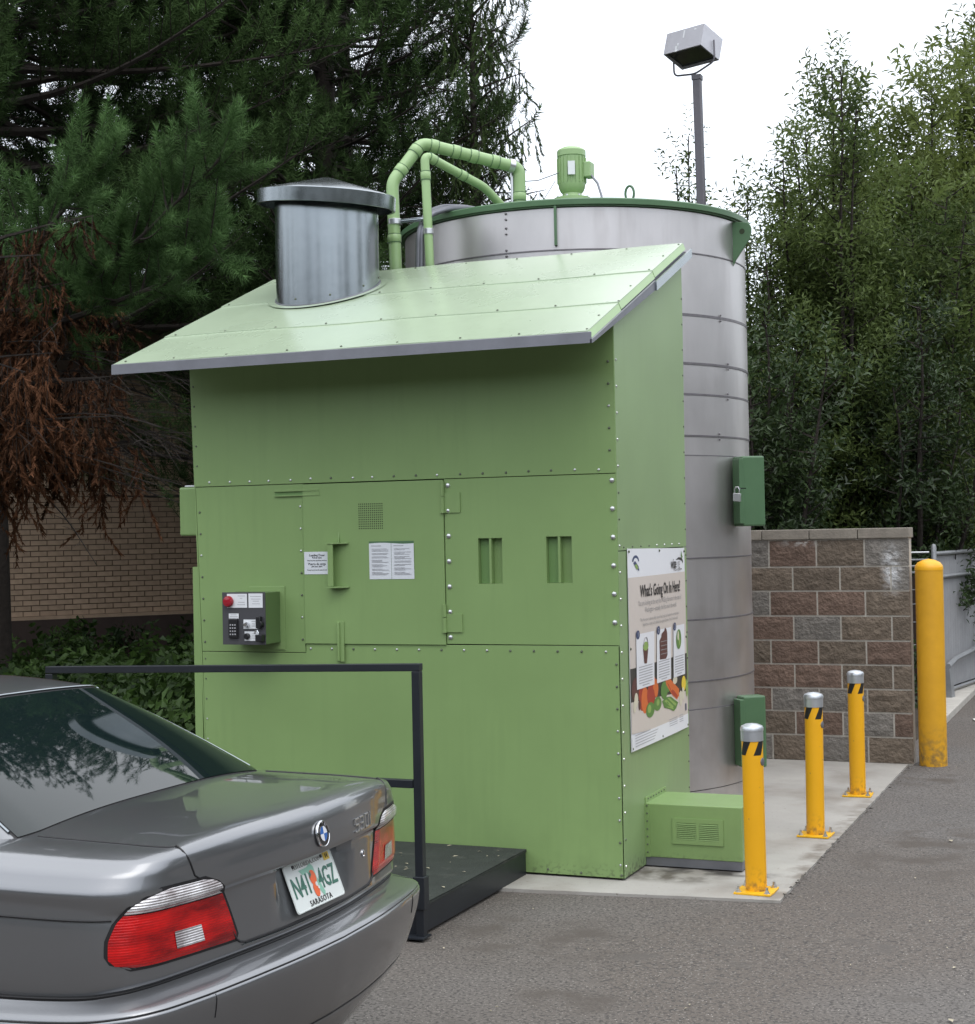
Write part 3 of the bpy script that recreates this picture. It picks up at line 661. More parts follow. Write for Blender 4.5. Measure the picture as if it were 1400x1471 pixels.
# motor on the lid
MC = (1.622, 2.60)
mo = MB(); mo.lathe([(.10, 4.25), (.105, 4.40), (.135, 4.40), (.135, 4.425), (.075, 4.44), (.07, 4.46), (.085, 4.475), (.096, 4.50), (.100, 4.53), (.100, 4.73), (.106, 4.735), (.106, 4.775), (.098, 4.785), (.065, 4.802), (0, 4.806)], (*MC, 0), n=28, capt=False)
mob = mo.build('motor', 'green_pipe', tank, label='green electric motor')
mb = MB()
for i in range(20):
    a = 2*PI*i/20; e_ = Vector((math.cos(a), math.sin(a), 0)); mb.obox(Vector((*MC, 4.63))+e_*.102, (-e_.y, e_.x, 0), e_, Z, .002, .007, .095)
mb.build('cooling_fins', 'green_pipe', mob, kind='stuff')
mb = MB(); mb.obox(Vector((MC[0]-.01+.047*1.0, MC[1]-.110+.0, 4.63)), (1,.4,0), (-.4,1,0), Z, .024, .004, .05); mb.build('nameplate', 'white', mob)
mb = MB(); mb.box(MC[0]+.10, MC[0]+.155, MC[1]-.03, MC[1]+.07, 4.57, 4.685); mb.build('terminal_box', 'green_pipe', mob, bevel=.008)
mb = MB(); mb.tube([(MC[0]+.15, MC[1], 4.585), (MC[0]+.20, MC[1], 4.52), (MC[0]+.235, MC[1]-.02, 4.42), (MC[0]+.245, MC[1]-.03, 4.24)], .009, 8); mb.build('motor_cable', 'galv_dull', mob)
mb = MB()
for i in range(8):
    a = 2*PI*i/8; mb.lathe([(.009, 4.425), (.009, 4.437)], (MC[0]+.118*math.cos(a), MC[1]+.118*math.sin(a), 0), n=6)
mb.build('motor_bolts', 'zinc', mob, kind='stuff')
mb = MB(); mb.tube([(2.128+.032*math.cos(a), 2.40, 4.375+.055*math.sin(a)) for a in np.linspace(0, 2*PI, 20, endpoint=False)], .009, 8, close=True); mb.lathe([(.025, 4.25), (.02, 4.325)], (2.128, 2.40, 0), n=8)
mb.build('lifting_eye', 'green_dark', tank)
# thin wire from pipe to motor and loose dead twigs caught on the lid
mb = MB(); mb.tube([(1.36, 2.2, 4.50), (1.45, 2.35, 4.53), (1.56, 2.55, 4.62)], .004, 5); mb.tube([(1.42, 2.35, 4.27), (1.46, 2.40, 4.38), (1.53, 2.5, 4.55)], .003, 5)
tag(mb.build('wire', 'galv_dull', base=(1.4, 2.3, 4.3)), 'thin loose wire running between the green pipe end and the motor on the tank', 'wire')

# ================================================================ GREEN PIPES (over the roof into the tank)
def smooth_path(P, rad=.10, n=6):
    P = [Vector(p) for p in P]; out_ = [P[0]]
    for i in range(1, len(P)-1):
        a = (P[i-1]-P[i]).normalized(); b = (P[i+1]-P[i]).normalized(); d = min(rad, (P[i-1]-P[i]).length*.45, (P[i+1]-P[i]).length*.45)
        p0, p1 = P[i]+a*d, P[i]+b*d
        for k in range(n+1):
            t = k/n; out_.append(p0*(1-t)**2+P[i]*2*t*(1-t)+p1*t*t)
    return out_+[P[-1]]
def collar(mb, p, d, r, h): mb.lathe([(r-.003, -h), (r, -h+.003), (r, h-.003), (r-.003, h)], p, d, 20)
def pipe_thing(pts, r, label, joints, straps):
    t = thing('green_pipe', pts[0], label, 'pipe')
    mb = MB(); mb.tube(smooth_path(pts, .055), r, 20); mb.build('pipe_run', 'green_pipe', t, angle=60)
    for seg, f in joints:
        mb = MB(); a, b = Vector(pts[seg]), Vector(pts[seg+1]); collar(mb, a.lerp(b, f), b-a, r+.0045, .028)
        mb.build('coupling', 'green_pipe', t, angle=50)
    mb = MB()
    for seg, f in joints:
        a, b = Vector(pts[seg]), Vector(pts[seg+1]); d = (b-a).normalized()
        for sgn in (-1, 1):
            mb.lathe([(r+.0052, -.0015), (r+.0052, .0015)], a.lerp(b, f)+d*(.029*sgn), d, 20)
    mb.build('joint_line', 'green_dark', t, kind='stuff')
    for p, d in straps:
        mb = MB(); collar(mb, p, d, r+.006, .02); mb.build('pipe_clamp', 'zinc', t)
    return t
PA = [(.700, 1.50, 3.55), (.676, 1.50, 4.430), (.827, 1.675, 4.725), (1.362, 2.20, 4.60), (1.358, 2.20, 4.22)]
pipe_thing(PA, .0435, 'thick green pipe rising past the vent stack, bending over and down into the tank', [(0, .55), (1, .30), (1, .80), (2, .12), (2, .34), (2, .52), (2, .74), (3, .55)], [(Vector((.692, 1.5, 4.15)), Z)])
PB = [(.962, 1.50, 3.55), (.930, 1.50, 4.595), (1.175, 1.98, 4.437), (1.30, 2.28, 4.23)]
pipe_thing(PB, .031, 'thinner green pipe standing right of the thick pipe and slanting down to the tank rim', [(0, .86), (1, .12), (1, .62)], [(Vector((.948, 1.5, 4.06)), Z)])
mb = MB(); mb.box(.74, .90, 1.49, 1.51, 4.135, 4.165); mb.lathe([(.012, 0), (.012, .2)], (.74, 1.50, 4.15), X, 8); tag(mb.build('pipe_bracket', 'galv', base=(.8, 1.5, 4.15), bevel=.003), 'small zinc bracket between the thick green pipe and the grey hose', 'bracket')
mb = MB(); mb.tube([(1.30, 2.21, 4.60), (1.305, 2.2, 4.22)], .012, 8); mb.lathe([(.05, -.02), (.05, .02)], (1.315, 2.155, 4.611), (1, 1, -.2), 20); tag(mb.build('pipe_support', 'zinc', base=(1.3, 2.2, 4.2)), 'thin zinc strut holding the thick green pipe above the tank rim', 'support strut')
ho = thing('grey_hose', (.85, 1.5, 3.75), 'pair of grey flexible hoses curving from the roof over the tank rim', 'hose')
for dx, rr in ((0, .022), (.045, .020)):
    mb = MB(); P = smooth_path([(.846+dx*.6, 1.52, 3.60), (.866+dx*.5, 1.52, 4.06), (.895+dx*.6, 1.57, 4.20-dx*.2), (.945+dx, 1.75, 4.275-dx*.3), (1.02+dx, 2.05, 4.315-dx*.2), (1.25, 2.4, 4.24)], .08)
    dense = []
    for i in range(len(P)-1):
        L = (P[i+1]-P[i]).length; k_ = max(2, int(L/.006))
        for j in range(k_): dense.append(P[i].lerp(P[i+1], j/k_))
    mb.tube(dense, [rr+(.0018 if i % 2 else 0) for i in range(len(dense))], 10); mb.build('hose', 'galv_dull', ho, angle=80)

# ================================================================ POSTER AND NOTICES
poster = thing('poster', (W_+.01, .75, 1.28), 'tall printed sign about food scraps with vegetables photo on the shed side wall', 'sign')
PX = W_+.006
def pz_(y): return None
def bulge(y, z): return .004+.012*math.sin(PI*min(1, max(0, (y-.14)/1.22)))*(.6+.4*math.sin(z*5))
def psheet(name, pts, m, lift, parent=poster, n=8):
    """polygon (y,z) laid on the gently bulged sheet"""
    mb = MB(); mb.add([(PX+bulge(y, z)+lift, y, z) for y, z in pts], [tuple(range(len(pts)))]); return mb.build(name, m, parent)
ny, nz_ = 14, 14; mb = MB(); vs = []
for j in range(nz_+1):
    for i in range(ny+1):
        y = .145+(1.347-.145)*i/ny; zt = 1.862+(1.845-1.862)*i/ny; zb_ = .703; z = zb_+(zt-zb_)*j/nz_; vs.append((PX+bulge(y, z), y, z))
k_ = (ny+1)*(nz_+1); vs += [(v[0]-.0025, v[1], v[2]) for v in vs]; fs = []
for j in range(nz_):
    for i in range(ny):
        q = j*(ny+1)+i; fs.append((q, q+1, q+ny+2, q+ny+1)); fs.append((k_+q+ny+1, k_+q+ny+2, k_+q+1, k_+q))
for i in range(ny): fs.append((i, k_+i, k_+i+1, i+1)); q = nz_*(ny+1)+i; fs.append((q, q+1, k_+q+1, k_+q))
for j in range(nz_): q = j*(ny+1); fs.append((q, q+ny+1, k_+q+ny+1, k_+q)); q += ny; fs.append((q, k_+q, k_+q+ny+1, q+ny+1))
mb.add(vs, fs, True); mb.build('sheet', 'poster_white', poster)
def pgrid(name, y0, y1, z0, z1, m, lift, ny=8, nz=4, parent=poster):
    mb = MB(); vs = []
    for j in range(nz+1):
        for i in range(ny+1):
            y = y0+(y1-y0)*i/ny; z = z0+(z1-z0)*j/nz; vs.append((PX+bulge(y, z)+lift, y, z))
    mb.add(vs, [(j*(ny+1)+i, j*(ny+1)+i+1, (j+1)*(ny+1)+i+1, (j+1)*(ny+1)+i) for j in range(nz) for i in range(ny)], True)
    return mb.build(name, m, parent)
def ptext(mb, s, y, z, size, sx, **kw):
    vs, fs = text_mesh(s, size, sx, depth=0, **kw); mb.add([(PX+bulge(y+a, z+b)+.0040, y+a, z+b) for a, b, c in vs], fs, False)
pgrid('beige_band', .1465, 1.3455, 1.03, 1.695, 'poster_beige', .0010, 14, 10)
mb = MB(); ptext(mb, "What's Going On In Here?", .775, 1.607, .098, .80, bold=.0018); mb.build('title_print', 'ink', poster, kind='stuff')
mb = MB(); ptext(mb, 'You are looking at the very first WISErg Harvester in the state of', .765, 1.540, .043, .80); ptext(mb, 'Washington\u2014actually, the first one in the world.', .765, 1.498, .043, .80)
ptext(mb, 'This Harvester is able to safely convert food scraps and capture the nutrients into a', .75, 1.443, .027, .90); ptext(mb, 'liquid that is ready to be refined into organic fertilizer. Here\u2019s how it works:', .76, 1.415, .027, .90)
mb.build('intro_print', 'ink_grey', poster, kind='stuff')
M['poster_navy'] = mat('navy print', (.03, .05, .13), .4); M['poster_green'] = mat('print green', (.10, .22, .05), .4); M['poster_orange'] = mat('print orange', (.62, .14, .03), .4)
M['poster_red'] = mat('print red', (.36, .04, .02), .4); M['poster_dark'] = mat('print dark', (.035, .035, .03), .4, var=.5, vscale=18); M['poster_yellow'] = mat('print yellow', (.75, .55, .05), .4)
M['poster_maroon'] = mat('print maroon', (.10, .035, .03), .4, var=.4, vscale=40); M['poster_cream'] = mat('print cream', (.62, .58, .45), .4); M['poster_lgreen'] = mat('print light green', (.25, .38, .10), .4)
def circ(y, z, ry, rz_, n=16, a0=0, a1=2*PI): return [(y+ry*math.cos(a), z+rz_*math.sin(a)) for a in np.linspace(a0, a1, n, endpoint=a1-a0 < 6.2)]
# round crest, top left
psheet('crest', circ(.285, 1.785, .062, .036, 18, 0, PI), 'poster_navy', .0012); psheet('crest', circ(.285, 1.783, .042, .022, 14, 0, PI), 'poster_white', .0016)
psheet('crest', [(.24,1.775),(.27,1.79),(.33,1.758),(.345,1.735),(.33,1.73),(.30,1.75)], 'poster_navy', .0020); psheet('crest', [(.262,1.765),(.30,1.77),(.325,1.745),(.30,1.738),(.28,1.75)], 'poster_lgreen', .0024)
# company mark, top right
mb = MB(); ptext(mb, 'wise', 1.06, 1.752, .085, .85, bold=.002); ptext(mb, 'Waste not. Grow.', 1.16, 1.716, .028, 1.0); mb.build('mark_print', 'ink', poster, kind='stuff')
mb = MB(); ptext(mb, 'rg', 1.185, 1.752, .085, .85); mb.build('mark_print', 'ink_grey', poster, kind='stuff')
psheet('mark_leaf', [(1.12,1.775),(1.19,1.79),(1.27,1.785),(1.30,1.765),(1.29,1.748),(1.275,1.765),(1.20,1.776)], 'ink', .0020); psheet('mark_leaf', [(1.245,1.80),(1.262,1.83),(1.275,1.80),(1.29,1.79),(1.27,1.78)], 'poster_green', .0028)
# vegetable picture
for (y0, y1, z0, z1) in ((.147, 1.345, .93, 1.175),):
    pgrid('picture_ground', y0, y1, z0, z1, 'poster_dark', .0022, 14, 4)
mb = MB(); tb = [(PX+bulge(y, z)+.0028, y, z) for y, z in [(.147+1.198*i/14, .805-.06*i/14) for i in range(15)]+[(.147+1.198*i/14, .985-.05*i/14) for i in range(15)]]
mb.add(tb, [(i, i+1, i+16, i+15) for i in range(14)], True); mb.build('picture_table', 'poster_beige', poster)
veg = [('poster_maroon', circ(.24,1.05,.08,.07)), ('poster_red', circ(.35,1.00,.06,.085)), ('poster_orange', circ(.409,.972,.070,.078)), ('poster_red', circ(.535,.99,.085,.072)), ('poster_orange', circ(.638,1.02,.044,.055)), ('poster_orange', circ(.60,1.05,.03,.04)),
       ('poster_green', circ(.806,.99,.075,.055)), ('poster_green', circ(.90,1.01,.05,.04)), ('poster_orange', [(.827,1.066),(.905,1.062),(1.139,.965),(1.135,.925),(1.085,.905),(.979,.945),(.85,1.02)]), ('poster_red', [(.87,1.03),(.95,1.0),(1.10,.93),(1.09,.912),(.98,.95)]),
       ('poster_cream', circ(1.05,1.03,.05,.025)), ('poster_yellow', circ(1.25,.99,.052,.048)), ('poster_lgreen', circ(1.32,.955,.024,.055)), ('poster_cream', circ(1.175,.905,.036,.048)), ('poster_cream', circ(1.232,.928,.028,.042)), ('poster_cream', circ(.238,.99,.036,.042)), ('poster_cream', circ(.205,.955,.026,.035)), ('poster_maroon', circ(.30,.955,.022,.030)),
       ('poster_green', circ(.508,.905,.085,.045)), ('poster_green', circ(.66,.925,.082,.042)), ('poster_lgreen', circ(.49,.912,.035,.024)), ('poster_lgreen', circ(.665,.932,.03,.02)),
       ('poster_green', [(.754,.930),(.85,.945),(.946,.938),(1.107,.885),(1.06,.855),(1.004,.842),(.90,.868),(.80,.885)]), ('poster_lgreen', [(.80,.925),(.84,.932),(1.0,.872),(.97,.862)]), ('poster_lgreen', [(.87,.935),(.91,.935),(1.07,.880),(1.04,.870)]), ('poster_lgreen', [(.85,.888),(.87,.880),(.99,.855),(1.0,.862)])]
for i, (mm, pp) in enumerate(veg): psheet('picture_shape', pp, mm, .0034+i*.00009)
pgrid('foot_band', .147, 1.345, .7045, .79, 'poster_white', .0036, 14, 2)
# three info cards
for i, (y0, y1) in enumerate(((.252, .597), (.650, .955), (1.014, 1.283))):
    pgrid('info_card', y0, y1, 1.047, 1.365, 'poster_white', .0056, 4, 2)
    psheet('number_disc', circ(y0+.03, 1.362, .033, .026, 16), 'poster_navy', .0068)
    mb = MB(); vs, fs = text_mesh(str(i+1), .04, .9, depth=0); mb.add([(PX+bulge(y0+.03, 1.36)+.0078, y0+.03+a, 1.362+b) for a, b, c in vs], fs, False); mb.build('number_print', 'white', poster, kind='stuff')
    mb = MB()
    for k_ in range(8):
        z = 1.172-k_*.0155; w_ = (y1-y0)*(.38 if k_ != 7 else .2); yc = (y0+y1)/2
        mb.add([(PX+bulge(yc+a, z)+.0070, yc+a, z+b) for a, b in ((-w_, -.0028), (w_, -.0028), (w_, .0028), (-w_, .0028))], [(0,1,2,3)])
    mb.build('card_text', 'ink_soft', poster, kind='stuff')
psheet('cup_picture', [(.372,1.275),(.472,1.270),(.445,1.185),(.398,1.187)], 'poster_maroon', .0072); psheet('cup_picture', circ(.422,1.287,.052,.026), 'poster_lgreen', .0076)
mb = MB(); mb.tube([(PX+bulge(.42,1.3)+.009, .422+.042*math.cos(a), 1.29+.05*math.sin(a)) for a in np.linspace(0, PI, 12)], .0022, 4); mb.build('cup_handle', 'ink_grey', poster)
psheet('machine_picture', [(.71,1.185),(.70,1.30),(.735,1.318),(.745,1.338),(.80,1.352),(.815,1.37),(.845,1.36),(.865,1.335),(.872,1.20),(.84,1.18)], 'poster_maroon', .0072)
mb = MB()
for z in (1.215, 1.24, 1.265, 1.29): mb.add([(PX+bulge(.8, z)+.0080, y, z+b) for y, b in ((.72,-.0018),(.86,-.0028),(.86,.0010),(.72,.0018))], [(0,1,2,3)])
mb.build('machine_detail', 'ink_grey', poster, kind='stuff')
psheet('leaf_picture', circ(1.135, 1.278, .062, .062, 20), 'poster_green', .0072); psheet('leaf_picture', circ(1.12, 1.30, .02, .03, 10), 'poster_cream', .0078); psheet('leaf_picture', circ(1.15, 1.262, .018, .026, 10), 'poster_lgreen', .0079)
mb = MB()
for k_ in range(5):
    z = .79-k_*.0155; mb.add([(PX+bulge(.4, z)+.0050, y, z+b) for y, b in ((.20,-.0025),(.68 if k_ else .5,-.0025),(.68 if k_ else .5,.0025),(.20,.0025))], [(0,1,2,3)])
for k_ in range(4):
    z = .80-k_*.013; mb.add([(PX+bulge(1.0, z)+.0050, y, z+b) for y, b in ((.90,-.002),(1.08,-.002),(1.08,.002),(.90,.002))], [(0,1,2,3)]); mb.add([(PX+bulge(1.2, z)+.0050, y, z+b) for y, b in ((1.13,-.002),(1.22,-.002),(1.22,.002),(1.13,.002))], [(0,1,2,3)])
mb.build('foot_text', 'ink_soft', poster, kind='stuff')
psheet('foot_mark', [(1.275,.815),(1.30,.815),(1.30,.86),(1.275,.86)], 'poster_navy', .0060)
mb = MB()
for y, z in ((.165,1.845),(.75,1.84),(1.33,1.825),(.16,1.29),(1.335,1.28),(.165,.72),(.75,.72),(1.33,.72)): stud(mb, (PX+bulge(y, z)+.001, y, z), X, .009)
mb.build('poster_screws', 'bolt_dark', poster, kind='stuff')

no1 = thing('notice', (.85, -.012, 1.80), 'small white loading door notice left of the pull handle', 'notice')
mb = MB(); mb.box(.762, .938, -.0125, -.0108, 1.737, 1.873); mb.build('sheet', 'paper', no1)
mb = MB()
for s_, z, sz in (('Loading Door', 1.852, .020), ('Pull to open', 1.837, .014), ('Please keep door closed when not in use', 1.820, .0085), ('Puerta de carga', 1.799, .020), ('Jale para abrir', 1.784, .014), ('Mantenga la puerta cerrada cuando no se use', 1.763, .0078)):
    add_text(mb, s_, (.850, -.0128, z), X, Z, (0,-1,0), sz, .95)
mb.build('print', 'ink', no1, kind='stuff')
no2 = thing('notice', (1.35, -.012, 1.70), 'two white instruction sheets side by side on the hatch right of the handle', 'notice')
mb = MB(); mb.box(1.203, 1.498, -.0118, -.0104, 1.706, 1.930); mb.build('backing', 'green_dark', no2)
for x0, x1 in ((1.204, 1.350), (1.352, 1.499)):
    mb = MB(); vs = []
    for i in range(5):
        x = x0+(x1-x0)*i/4
        vs += [(x, -.0125, 1.704), (x, -.0145, 1.917+.004*math.sin((x-1.204)*20))]
    mb.add(vs, [(2*i, 2*i+2, 2*i+3, 2*i+1) for i in range(4)]); mb.build('sheet', 'paper', no2)
    mb = MB(); z = 1.903; mb.box(x0+.015, x0+.08, -.0158, -.0150, z-.002, z+.002); z -= .018
    while z > 1.722:
        for k_ in range(rnd.choice((2, 3))):
            if z < 1.72: break
            mb.box(x0+.018, x1-.018-rnd.choice((0, .01, .04)), -.0158, -.0150, z-.0011, z+.0011); z -= .0065
        z -= .007
    mb.build('print', 'ink_soft', no2, kind='stuff')

# ================================================================ STEP PLATFORM AND HANDRAIL
st = thing('step_platform', (1.1, -.75, 0), 'low black rubber-topped platform in front of the green shed', 'platform')
mb = MB(); mb.box(-.05, 2.168, -1.46, -.004, .0, .140); mb.build('frame', 'black_rail', st, bevel=.006)
mb = MB(); n = 40; vs = []
for j in range(n+1):
    for i in range(n+1):
        x = -.05+2.225*i/n; y = -1.465+1.455*j/n; vs.append((x, y, .150+.002*noise.noise(Vector((x*5, y*5, 0)))))
fs = [(j*(n+1)+i, j*(n+1)+i+1, (j+1)*(n+1)+i+1, (j+1)*(n+1)+i) for j in range(n) for i in range(n)]
mb.add(vs, fs, True); k_ = len(vs)
mb.box(-.05, 2.172, -1.464, -.006, .132, .1465)
mb.build('rubber_mat', 'rubber', st)
mb = MB()
for i in range(26):
    x, y = rnd.uniform(1.3, 2.15), rnd.uniform(-1.35, -.05); s_ = rnd.uniform(.006, .02); a = rnd.uniform(0, 6)
    mb.add([(x+s_*math.cos(a), y+s_*math.sin(a), .1545), (x+s_*.4*math.cos(a+1.6), y+s_*.4*math.sin(a+1.6), .157), (x-s_*math.cos(a), y-s_*math.sin(a), .1545), (x+s_*.4*math.cos(a-1.6), y+s_*.4*math.sin(a-1.6), .156)], [(0,1,2,3)])
M['litter'] = mat('dry leaf litter', (.40, .36, .26), .8, var=.3, vscale=5)
tag(mb.build('leaf_litter', 'litter'), 'pale dry leaf bits scattered over the black platform', 'leaf litter', kind='stuff')
hr = thing('handrail', (2.19, -1.475, 0), 'black square-tube handrail at the edge of the platform', 'handrail')
mb = MB(); mb.box(2.168, 2.210, -1.497, -1.455, .0, 1.300); mb.build('post', 'black_rail', hr, bevel=.003)
mb = MB(); mb.box(2.158, 2.219, -1.506, -1.445, .14, .30); mb.build('post_sleeve', 'black_rail', hr, bevel=.004)
mb = MB(); mb.box(2.10, 2.22, -1.53, -1.43, .0, .008); mb.build('base_plate', 'black_rail', hr)
mb = MB(); mb.box(-.02, 2.212, -1.497, -1.455, 1.301, 1.338)
for v_ in range(8): pass
mb.v = [(x, y, z+(-.045*(1-x/2.2) if True else 0)) for x, y, z in mb.v]; mb.build('top_rail', 'black_rail', hr, bevel=.003)
mb = MB(); mb.box(-.02, 2.163, -1.495, -1.456, .728, .768); mb.build('mid_rail', 'black_rail', hr, bevel=.003)
mb = MB(); mb.box(-.02, .027, -1.499, -1.452, .0, 1.252); mb.build('post', 'black_rail', hr, bevel=.003)

# ================================================================ BOLLARDS
def bollard(p, label):
    x, y = p; b = thing('safety_bollard', (x, y, 0), label, 'bollard', 'slim yellow bollards along the edge of the concrete pad')
    mb = MB(); mb.lathe([(.0572, .014), (.0572, .835)], (x, y, 0), n=40); mb.build('post', 'yellow', b)
    mb = MB(); mb.lathe([(.0605, .820), (.0605, .872), (.0625, .874), (.0625, .888), (.057, .899), (.035, .909), (0, .914)], (x, y, 0), n=40, capb=True, capt=False); mb.build('cap', 'cap_metal', b)
    # hazard tape: slanted black patches round the neck
    mb = MB(); n = 60; vs = []; fs = []; rr = .0577
    for k_ in range(4):
        a0 = 2*PI*k_/4+.35; wd = .78; sl = .55
        base = len(vs)
        for i in range(9):
            for j in range(5):
                h = .745+.075*j/4; a = a0+wd*i/8+sl*(j/4)
                vs.append((x+rr*math.cos(a), y+rr*math.sin(a), h))
        fs += [(base+i*5+j, base+(i+1)*5+j, base+(i+1)*5+j+1, base+i*5+j+1) for i in range(8) for j in range(4)]
    mb.add(vs, fs, True); mb.build('hazard_tape', 'black_tape', b)
    mb = MB(); mb.prism([(-.10,-.10),(.10,-.10),(.104,-.02),(.10,.10),(-.10,.10)], X, Y, Z, (x, y, .004), .011); mb.build('base_plate', 'yellow_plate', b, bevel=.002)
    for dx in (-.078, .078):
        for dy in (-.078, .078):
            mb = MB(); mb.lathe([(.0075, .015), (.0075, .046)], (x+dx, y+dy, 0), n=8); mb.lathe([(.0135, .015), (.0135, .027)], (x+dx, y+dy, 0), n=6); mb.lathe([(.018, .0150), (.018, .0175)], (x+dx, y+dy, 0), n=12); mb.build('anchor_bolt', 'zinc', b)
    # round reflector pad on the post's outer side
    a = R(-8); c = Vector((x+.056*math.cos(a), y+.056*math.sin(a), .708)); mb = MB(); mb.lathe([(.022, -.002), (.022, .002), (.018, .004)], c, (math.cos(a), math.sin(a), 0), 16); mb.build('round_patch', 'galv_dull', b); b.rotation_euler = (rnd.uniform(-.008, .008), rnd.uniform(-.006, .006), rnd.uniform(-.06, .06))
    return b
for (p, l) in (((3.513, -.041), 'nearest slim yellow bollard, standing at the front corner of the pad before the duct housing'),
               ((3.513, 1.616), 'middle of the three slim yellow bollards on the pad edge'),
               ((3.513, 3.206), 'farthest slim yellow bollard, standing closest to the block wall')): bollard(p, l)
bb = thing('large_bollard', (3.835, 4.93, 0), 'thick tall yellow bollard with scuffed foot at the end of the block wall', 'bollard')
mb = MB(); mb.lathe([(.112, -.02), (.112, .5), (.112, 1.60)], (3.835, 4.93, 0), n=48, capt=False); mb.build('post', 'yellow_old', bb)
mb = MB(); mb.lathe([(.114, 1.585), (.114, 1.602), (.11, 1.622), (.09, 1.648), (.05, 1.668), (0, 1.678)], (3.835, 4.93, 0), n=48, capb=False, capt=False); mb.build('domed_cap', 'yellow', bb)

# ================================================================ BLOCK WALL
bw = thing('block_wall', (2.0, 4.93, 0), 'wall of brown, red and grey split-face blocks behind the yellow bollards', 'wall')
WX = 3.690; rows = [.0, .217, .416, .609, .809, 1.008, 1.213, 1.421, 1.623, 1.850]
mb = MB(); mb.box(-.6, WX-.006, 4.840, 5.03, -.01, 1.852); mb.build('mortar_core', 'mortar', bw)
colmap = {8: 'GRBG', 7: 'BBBG', 6: 'GRRB', 5: 'RGBB', 4: 'BRBR', 3: 'RRBB', 2: 'RGGB', 1: 'BRGR', 0: 'GBGB'}
def rough_block(x0, x1, z0, z1, name, m, depth=.012, nx_=7, nz_=4):
    mb = MB(); vs = []
    for j in range(nz_+1):
        for i in range(nx_+1):
            x = x0+(x1-x0)*i/nx_; z = z0+(z1-z0)*j/nz_
            edge_ = i in (0, nx_) or j in (0, nz_)
            k_ = 0 if edge_ else depth*(.45+1.1*noise.noise(Vector((x*13, z*17, 5))))
            vs.append((x, 4.834-k_, z))
    k_ = len(vs); fs = [(j*(nx_+1)+i, j*(nx_+1)+i+1, (j+1)*(nx_+1)+i+1, (j+1)*(nx_+1)+i) for j in range(nz_) for i in range(nx_)]
    mb.add(vs, fs, False)
    mb.add([(x0,4.834,z0),(x1,4.834,z0),(x1,4.834,z1),(x0,4.834,z1),(x0,4.86,z0),(x1,4.86,z0),(x1,4.86,z1),(x0,4.86,z1)], [(0,4,5,1),(1,5,6,2),(2,6,7,3),(3,7,4,0)])
    return mb.build(name, m, bw)
jA = [3.331, 2.935, 2.536, 2.14, 1.74, 1.34, .94, .54, .14, -.26, -.6]; jB = [3.542, 3.127, 2.733, 2.335, 1.935, 1.535, 1.135, .735, .335, -.065, -.6]
mk = {'G': 'block_grey', 'R': 'block_red', 'B': 'block_brown'}
for r_ in range(9):
    z0, z1 = rows[r_]+.007, rows[r_+1]-.007; js = [WX]+(jA if (8-r_) % 2 == 0 else jB)
    for i in range(len(js)-1):
        x1_, x0_ = js[i]-(.007 if i else 0), js[i+1]+.007
        c = colmap[r_][::-1][i] if i < 4 else rnd.choice('GRB')
        rough_block(x0_, x1_, z0, z1, 'block', mk[c], nx_=max(2, int((x1_-x0_)/.055)))
xe = WX+.012
for i, x0_ in enumerate([3.28, 2.88, 2.48, 2.08, 1.68, 1.28, .88, .48, .08, -.32, -.6]):
    mb = MB(); mb.box(x0_+.003, xe-.003, 4.815, 5.045, 1.853, 1.937); xe = x0_; mb.build('cap_block', 'block_cap', bw, bevel=.006)
# white lime bloom running down near the right end: a stain in the blocks' own colour
for k_ in ('block_brown', 'block_red', 'block_grey'):
    mm = M[k_]; nt_, b_ = nodes(mm)
    t = nt_.nodes.new('ShaderNodeTexCoord'); s = nt_.nodes.new('ShaderNodeSeparateXYZ'); nt_.links.new(t.outputs['Object'], s.inputs[0])
    def gauss(sock, c_, w_):
        a_ = nt_.nodes.new('ShaderNodeMath'); a_.operation = 'SUBTRACT'; nt_.links.new(sock, a_.inputs[0]); a_.inputs[1].default_value = c_
        q = nt_.nodes.new('ShaderNodeMath'); q.operation = 'ABSOLUTE'; nt_.links.new(a_.outputs[0], q.inputs[0])
        mr = nt_.nodes.new('ShaderNodeMapRange'); mr.interpolation_type = 'SMOOTHSTEP'; mr.inputs['From Min'].default_value = w_; mr.inputs['From Max'].default_value = 0; nt_.links.new(q.outputs[0], mr.inputs[0]); return mr.outputs[0]
    gx_ = gauss(s.outputs[0], 3.55-2.0, .11); gz_ = gauss(s.outputs[2], 1.60, .27); nmask = maskn(mm, 20, .36, .56)
    mixin(mm, mulsock(mm, mulsock(mm, gx_, gz_), nmask), (.62, .63, .64))
    gx2 = gauss(s.outputs[0], 2.83-2.0, .28); gz2 = gauss(s.outputs[2], 1.85, .075); mixin(mm, mulsock(mm, mulsock(mm, gx2, gz2), maskn(mm, 26, .42, .56)), (.50, .48, .45))

